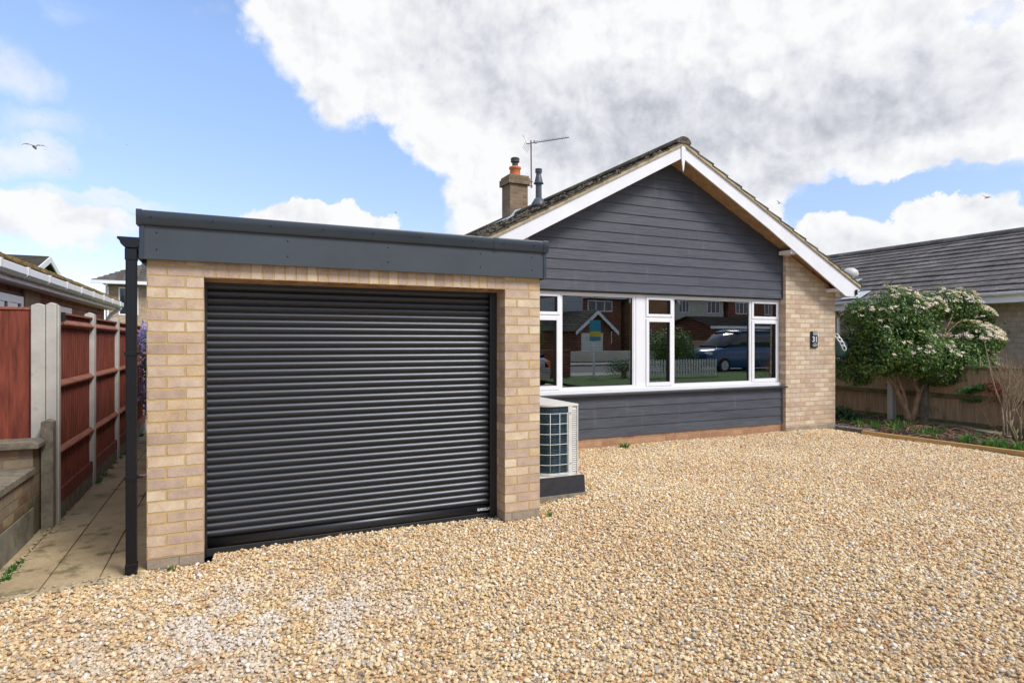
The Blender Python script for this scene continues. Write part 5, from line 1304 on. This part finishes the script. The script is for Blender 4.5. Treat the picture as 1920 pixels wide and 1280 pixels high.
gable_house('house', 30.6, 43.0, -22.8, -18.5, 2.2, 2.8, 'street_brick', 'tiles_far', 'long low garage block in front of the cream house', face=1, base=-.1, ridge='x', garage=(34, 36.2, 1.8))
gable_house('house', 36.5, 43.5, -32, -22.9, 4.6, 6.8, 'street_brick', 'tiles_far', 'red brick house with white gable at the end of the street', face=1, base=-.1, windows=((37.3, 38.6, 3.2, 4.2), (40.5, 42, 3.2, 4.2)))
gable_house('house', 46, 54, -32, -22.9, 4.6, 6.8, 'render_cream', 'tiles_far', 'last cream house along the street', face=1, base=-.1, windows=((47.3, 48.6, 3.2, 4.2), (51, 52.5, 3.2, 4.2)))
gable_house('house', 3.0, 14.5, -33, -24, 4.9, 7.0, 'street_orange', 'tiles_far', 'buff brick house behind the camera across the street', face=1, base=-.1, ridge='x', windows=((4, 6.4, 3.3, 4.6), (10, 13, 3.3, 4.6)))

def bush(name, c, r, n, label, mat='leaf', size=.09):
    o = thing(name, (c[0], c[1], c[2] - r[2]), label, 'bush'); lb = []
    for k in range(7): lb.append(((c[0] + random.uniform(-.45, .45) * r[0], c[1] + random.uniform(-.4, .4) * r[1], c[2] + random.uniform(-.4, .35) * r[2]), (r[0] * .62, r[1] * .62, r[2] * .62)))
    foliage('foliage', lb, n, size, mat, o, .5); b = MB()
    for k in range(5): b.tube([(c[0] + random.uniform(-.1, .1), c[1], c[2] - r[2] * 1.0), (c[0] + random.uniform(-.5, .5) * r[0], c[1] + random.uniform(-.3, .3) * r[1], c[2])], [.05, .02], 6)
    b.build('stem', 'bark', o); return o
bush('bush', (17.0, -6.6, .95), (1.5, .9, 1.2), 8000, 'large rounded evergreen bush by the pavement, reflected in the middle panes')
bush('bush', (15.0, -16.2, 1.6), (1.6, 1.2, 1.7), 5000, 'tall dark hedge bush across the road')
bush('bush', (12.9, -3.9, .35), (.9, .4, .45), 2200, 'scrubby low bush beside the sale board', 'leaf_dark', .05)
sg = thing('sale_board', (12.0, -4.45, 0), 'blue and yellow estate agent board on a white post by the street', 'sign')
b = MB(); b.box(11.75, 12.22, -4.44, -4.42, 1.28, 2.03); bd = b.build('board', 'sign_blue', sg)
b = MB(); b.box(11.75, 12.22, -4.419, -4.415, 1.43, 1.62); b.build('yellow_band', 'sign_yellow', bd)
b = MB(); b.box(11.94, 12.0, -4.50, -4.445, -.05, 1.95); b.build('post', 'white_paint', sg)
# picket fence along the front of the plot next door
pk = thing('picket_fence', (14.5, -3.2, 0), 'weathered grey picket fence along the front of the neighbouring plot', 'fence')
b = MB(); x = 12.6
while x < 16.6: b.prism([(x, .02), (x + .07, .02), (x + .07, .58), (x + .035, .64), (x, .58)], 'y', -3.2, -3.182); x += .125
b.build('pickets', 'pvc_white', pk)
b = MB(); b.box(12.6, 16.6, -3.23, -3.201, .15, .22); b.box(12.6, 16.6, -3.23, -3.201, .43, .50); build_each(b, 'rail', 'fence_old', pk)
ff_ = thing('fence', (24, -15.5, 0), 'pale panel fence with concrete posts across the road', 'fence')
b = MB(); b.box(26, 46, -15.62, -15.58, -.05, 1.15); b.build('panel', 'fence_old', ff_)
b = MB()
for x in np.arange(26, 46.1, 1.9): b.box(x - .07, x + .07, -15.7, -15.55, -.05, 1.3)
build_each(b, 'post', 'concrete', ff_)
wl = MB(); wl.box(12.0, 26, -15.3, -15.1, -.05, .55); tag(wl.build('wall', 'render_cream', origin=(18, -15.2, 0)), 'low pale garden wall across the road', 'wall')
gp = MB(); gp.box(9.4, 11.3, -5.2, -4.98, -.1, .95); tag(gp.build('wall', 'street_brick', origin=(10.4, -5.1, 0)), 'short dark brick wall at the front of the drive', 'wall')

def car(loc, heading, paint, label, Ln=4.2, W=1.72, Hh=1.58, plate=False):
    o = thing('parked_car', loc, label, 'car'); o.rotation_euler = (0, 0, 0); B = Vector(loc)
    cs_, sn = math.cos(heading), math.sin(heading)
    def TR(mb): mb.v = [(B.x + x * cs_ - y * sn, B.y + x * sn + y * cs_, B.z + z) for x, y, z in mb.v]; return mb
    hw = W / 2
    def loft(secs, name, mat, **k):
        m = MB(); prev = None
        for x, ring in secs:
            i = len(m.v); m.v += [(x, y, z) for y, z in ring]; n_ = len(ring)
            if prev is not None:
                for q in range(n_): m.f.append((prev + q, prev + (q + 1) % n_, i + (q + 1) % n_, i + q))
            else: m.f.append(tuple(range(i, i + n_)))
            prev = i
        m.f.append(tuple(range(prev + n_ - 1, prev - 1, -1))); TR(m); return m.build(name, mat, o, smooth=True, fix=True, **k)
    def ring(w, z0, z1, r=.10): return [(-w + r * .3, z0), (-w, z0 + r), (-w - .0, (z0 + z1) / 2), (-w + r * .5, z1 - r * .8), (-w + r * 1.6, z1), (0, z1 + .025), (w - r * 1.6, z1), (w - r * .5, z1 - r * .8), (w, (z0 + z1) / 2), (w, z0 + r), (w - r * .3, z0), (0, z0)]
    h = Ln / 2; bz = Hh * .60
    body = loft([(-h, ring(hw * .82, .40, bz - .12)), (-h + .08, ring(hw * .92, .28, bz - .04)), (-h + .5, ring(hw, .22, bz)), (0, ring(hw, .20, bz + .02)), (h - 1.1, ring(hw, .22, bz - .01)), (h - .45, ring(hw * .97, .24, bz - .10)), (h - .12, ring(hw * .90, .28, bz - .20)), (h, ring(hw * .78, .38, bz - .34))], 'body', paint)
    g = loft([(-h + .25, ring(hw * .78, bz - .06, bz + .05)), (-h + .62, ring(hw * .80, bz - .06, Hh - .10)), (-h + .95, ring(hw * .78, bz - .06, Hh - .03)), (h - 2.0, ring(hw * .78, bz - .06, Hh - .02)), (h - 1.55, ring(hw * .80, bz - .06, Hh - .22)), (h - .98, ring(hw * .82, bz - .06, bz + .02))], 'windows', 'car_glass')
    loft([(-h + .55, ring(hw * .74, Hh - .12, Hh - .07, .04)), (-h + .9, ring(hw * .74, Hh - .09, Hh, .05)), (h - 2.05, ring(hw * .74, Hh - .09, Hh + .01, .05)), (h - 1.75, ring(hw * .74, Hh - .13, Hh - .08, .04))], 'roof', paint)
    for sx in (-h + .78, h - .82):
        for sy in (-1, 1):
            m = MB(); m.tube([(sx, sy * (hw - .19), .33), (sx, sy * (hw + .012), .33)], .33, 20); TR(m); w_ = m.build('wheel', 'tyre', o)
            m = MB(); m.tube([(sx, sy * (hw - .02), .33), (sx, sy * (hw + .02), .33)], .21, 16); TR(m); m.build('rim', 'zinc', w_)
    for sy in (-1, 1):
        m = MB(); m.box(h - .22, h - .06, sy * hw * .72 - .16, sy * hw * .72 + .16, bz - .33, bz - .22); TR(m); m.build('headlight', 'white', o, bevel=.02)
        m = MB(); m.box(-h - .0, -h + .12, sy * hw * .76 - .1, sy * hw * .76 + .1, bz - .30, bz - .10); TR(m); m.build('tail_light', 'terracotta', o, bevel=.02)
    m = MB(); m.box(-h - .015, -h + .05, -.26, .26, .48, .59); TR(m); m.build('number_plate', 'yellow_plate', o)
    return o
car((20.9, -6.6, -.12), R(180), 'blue_paint', 'dark blue car parked in the street, reflected in the right pane', 4.7, 1.9, 1.85)
car((7.35, -2.7, -.02), R(-90), 'silver_paint', 'silver car with yellow rear plate parked on the drive behind the camera', 4.1, 1.7, 1.5)
car((30.5, -14.0, -.17), R(180), 'silver_paint', 'pale car parked across the road', 4.2, 1.75, 1.5)
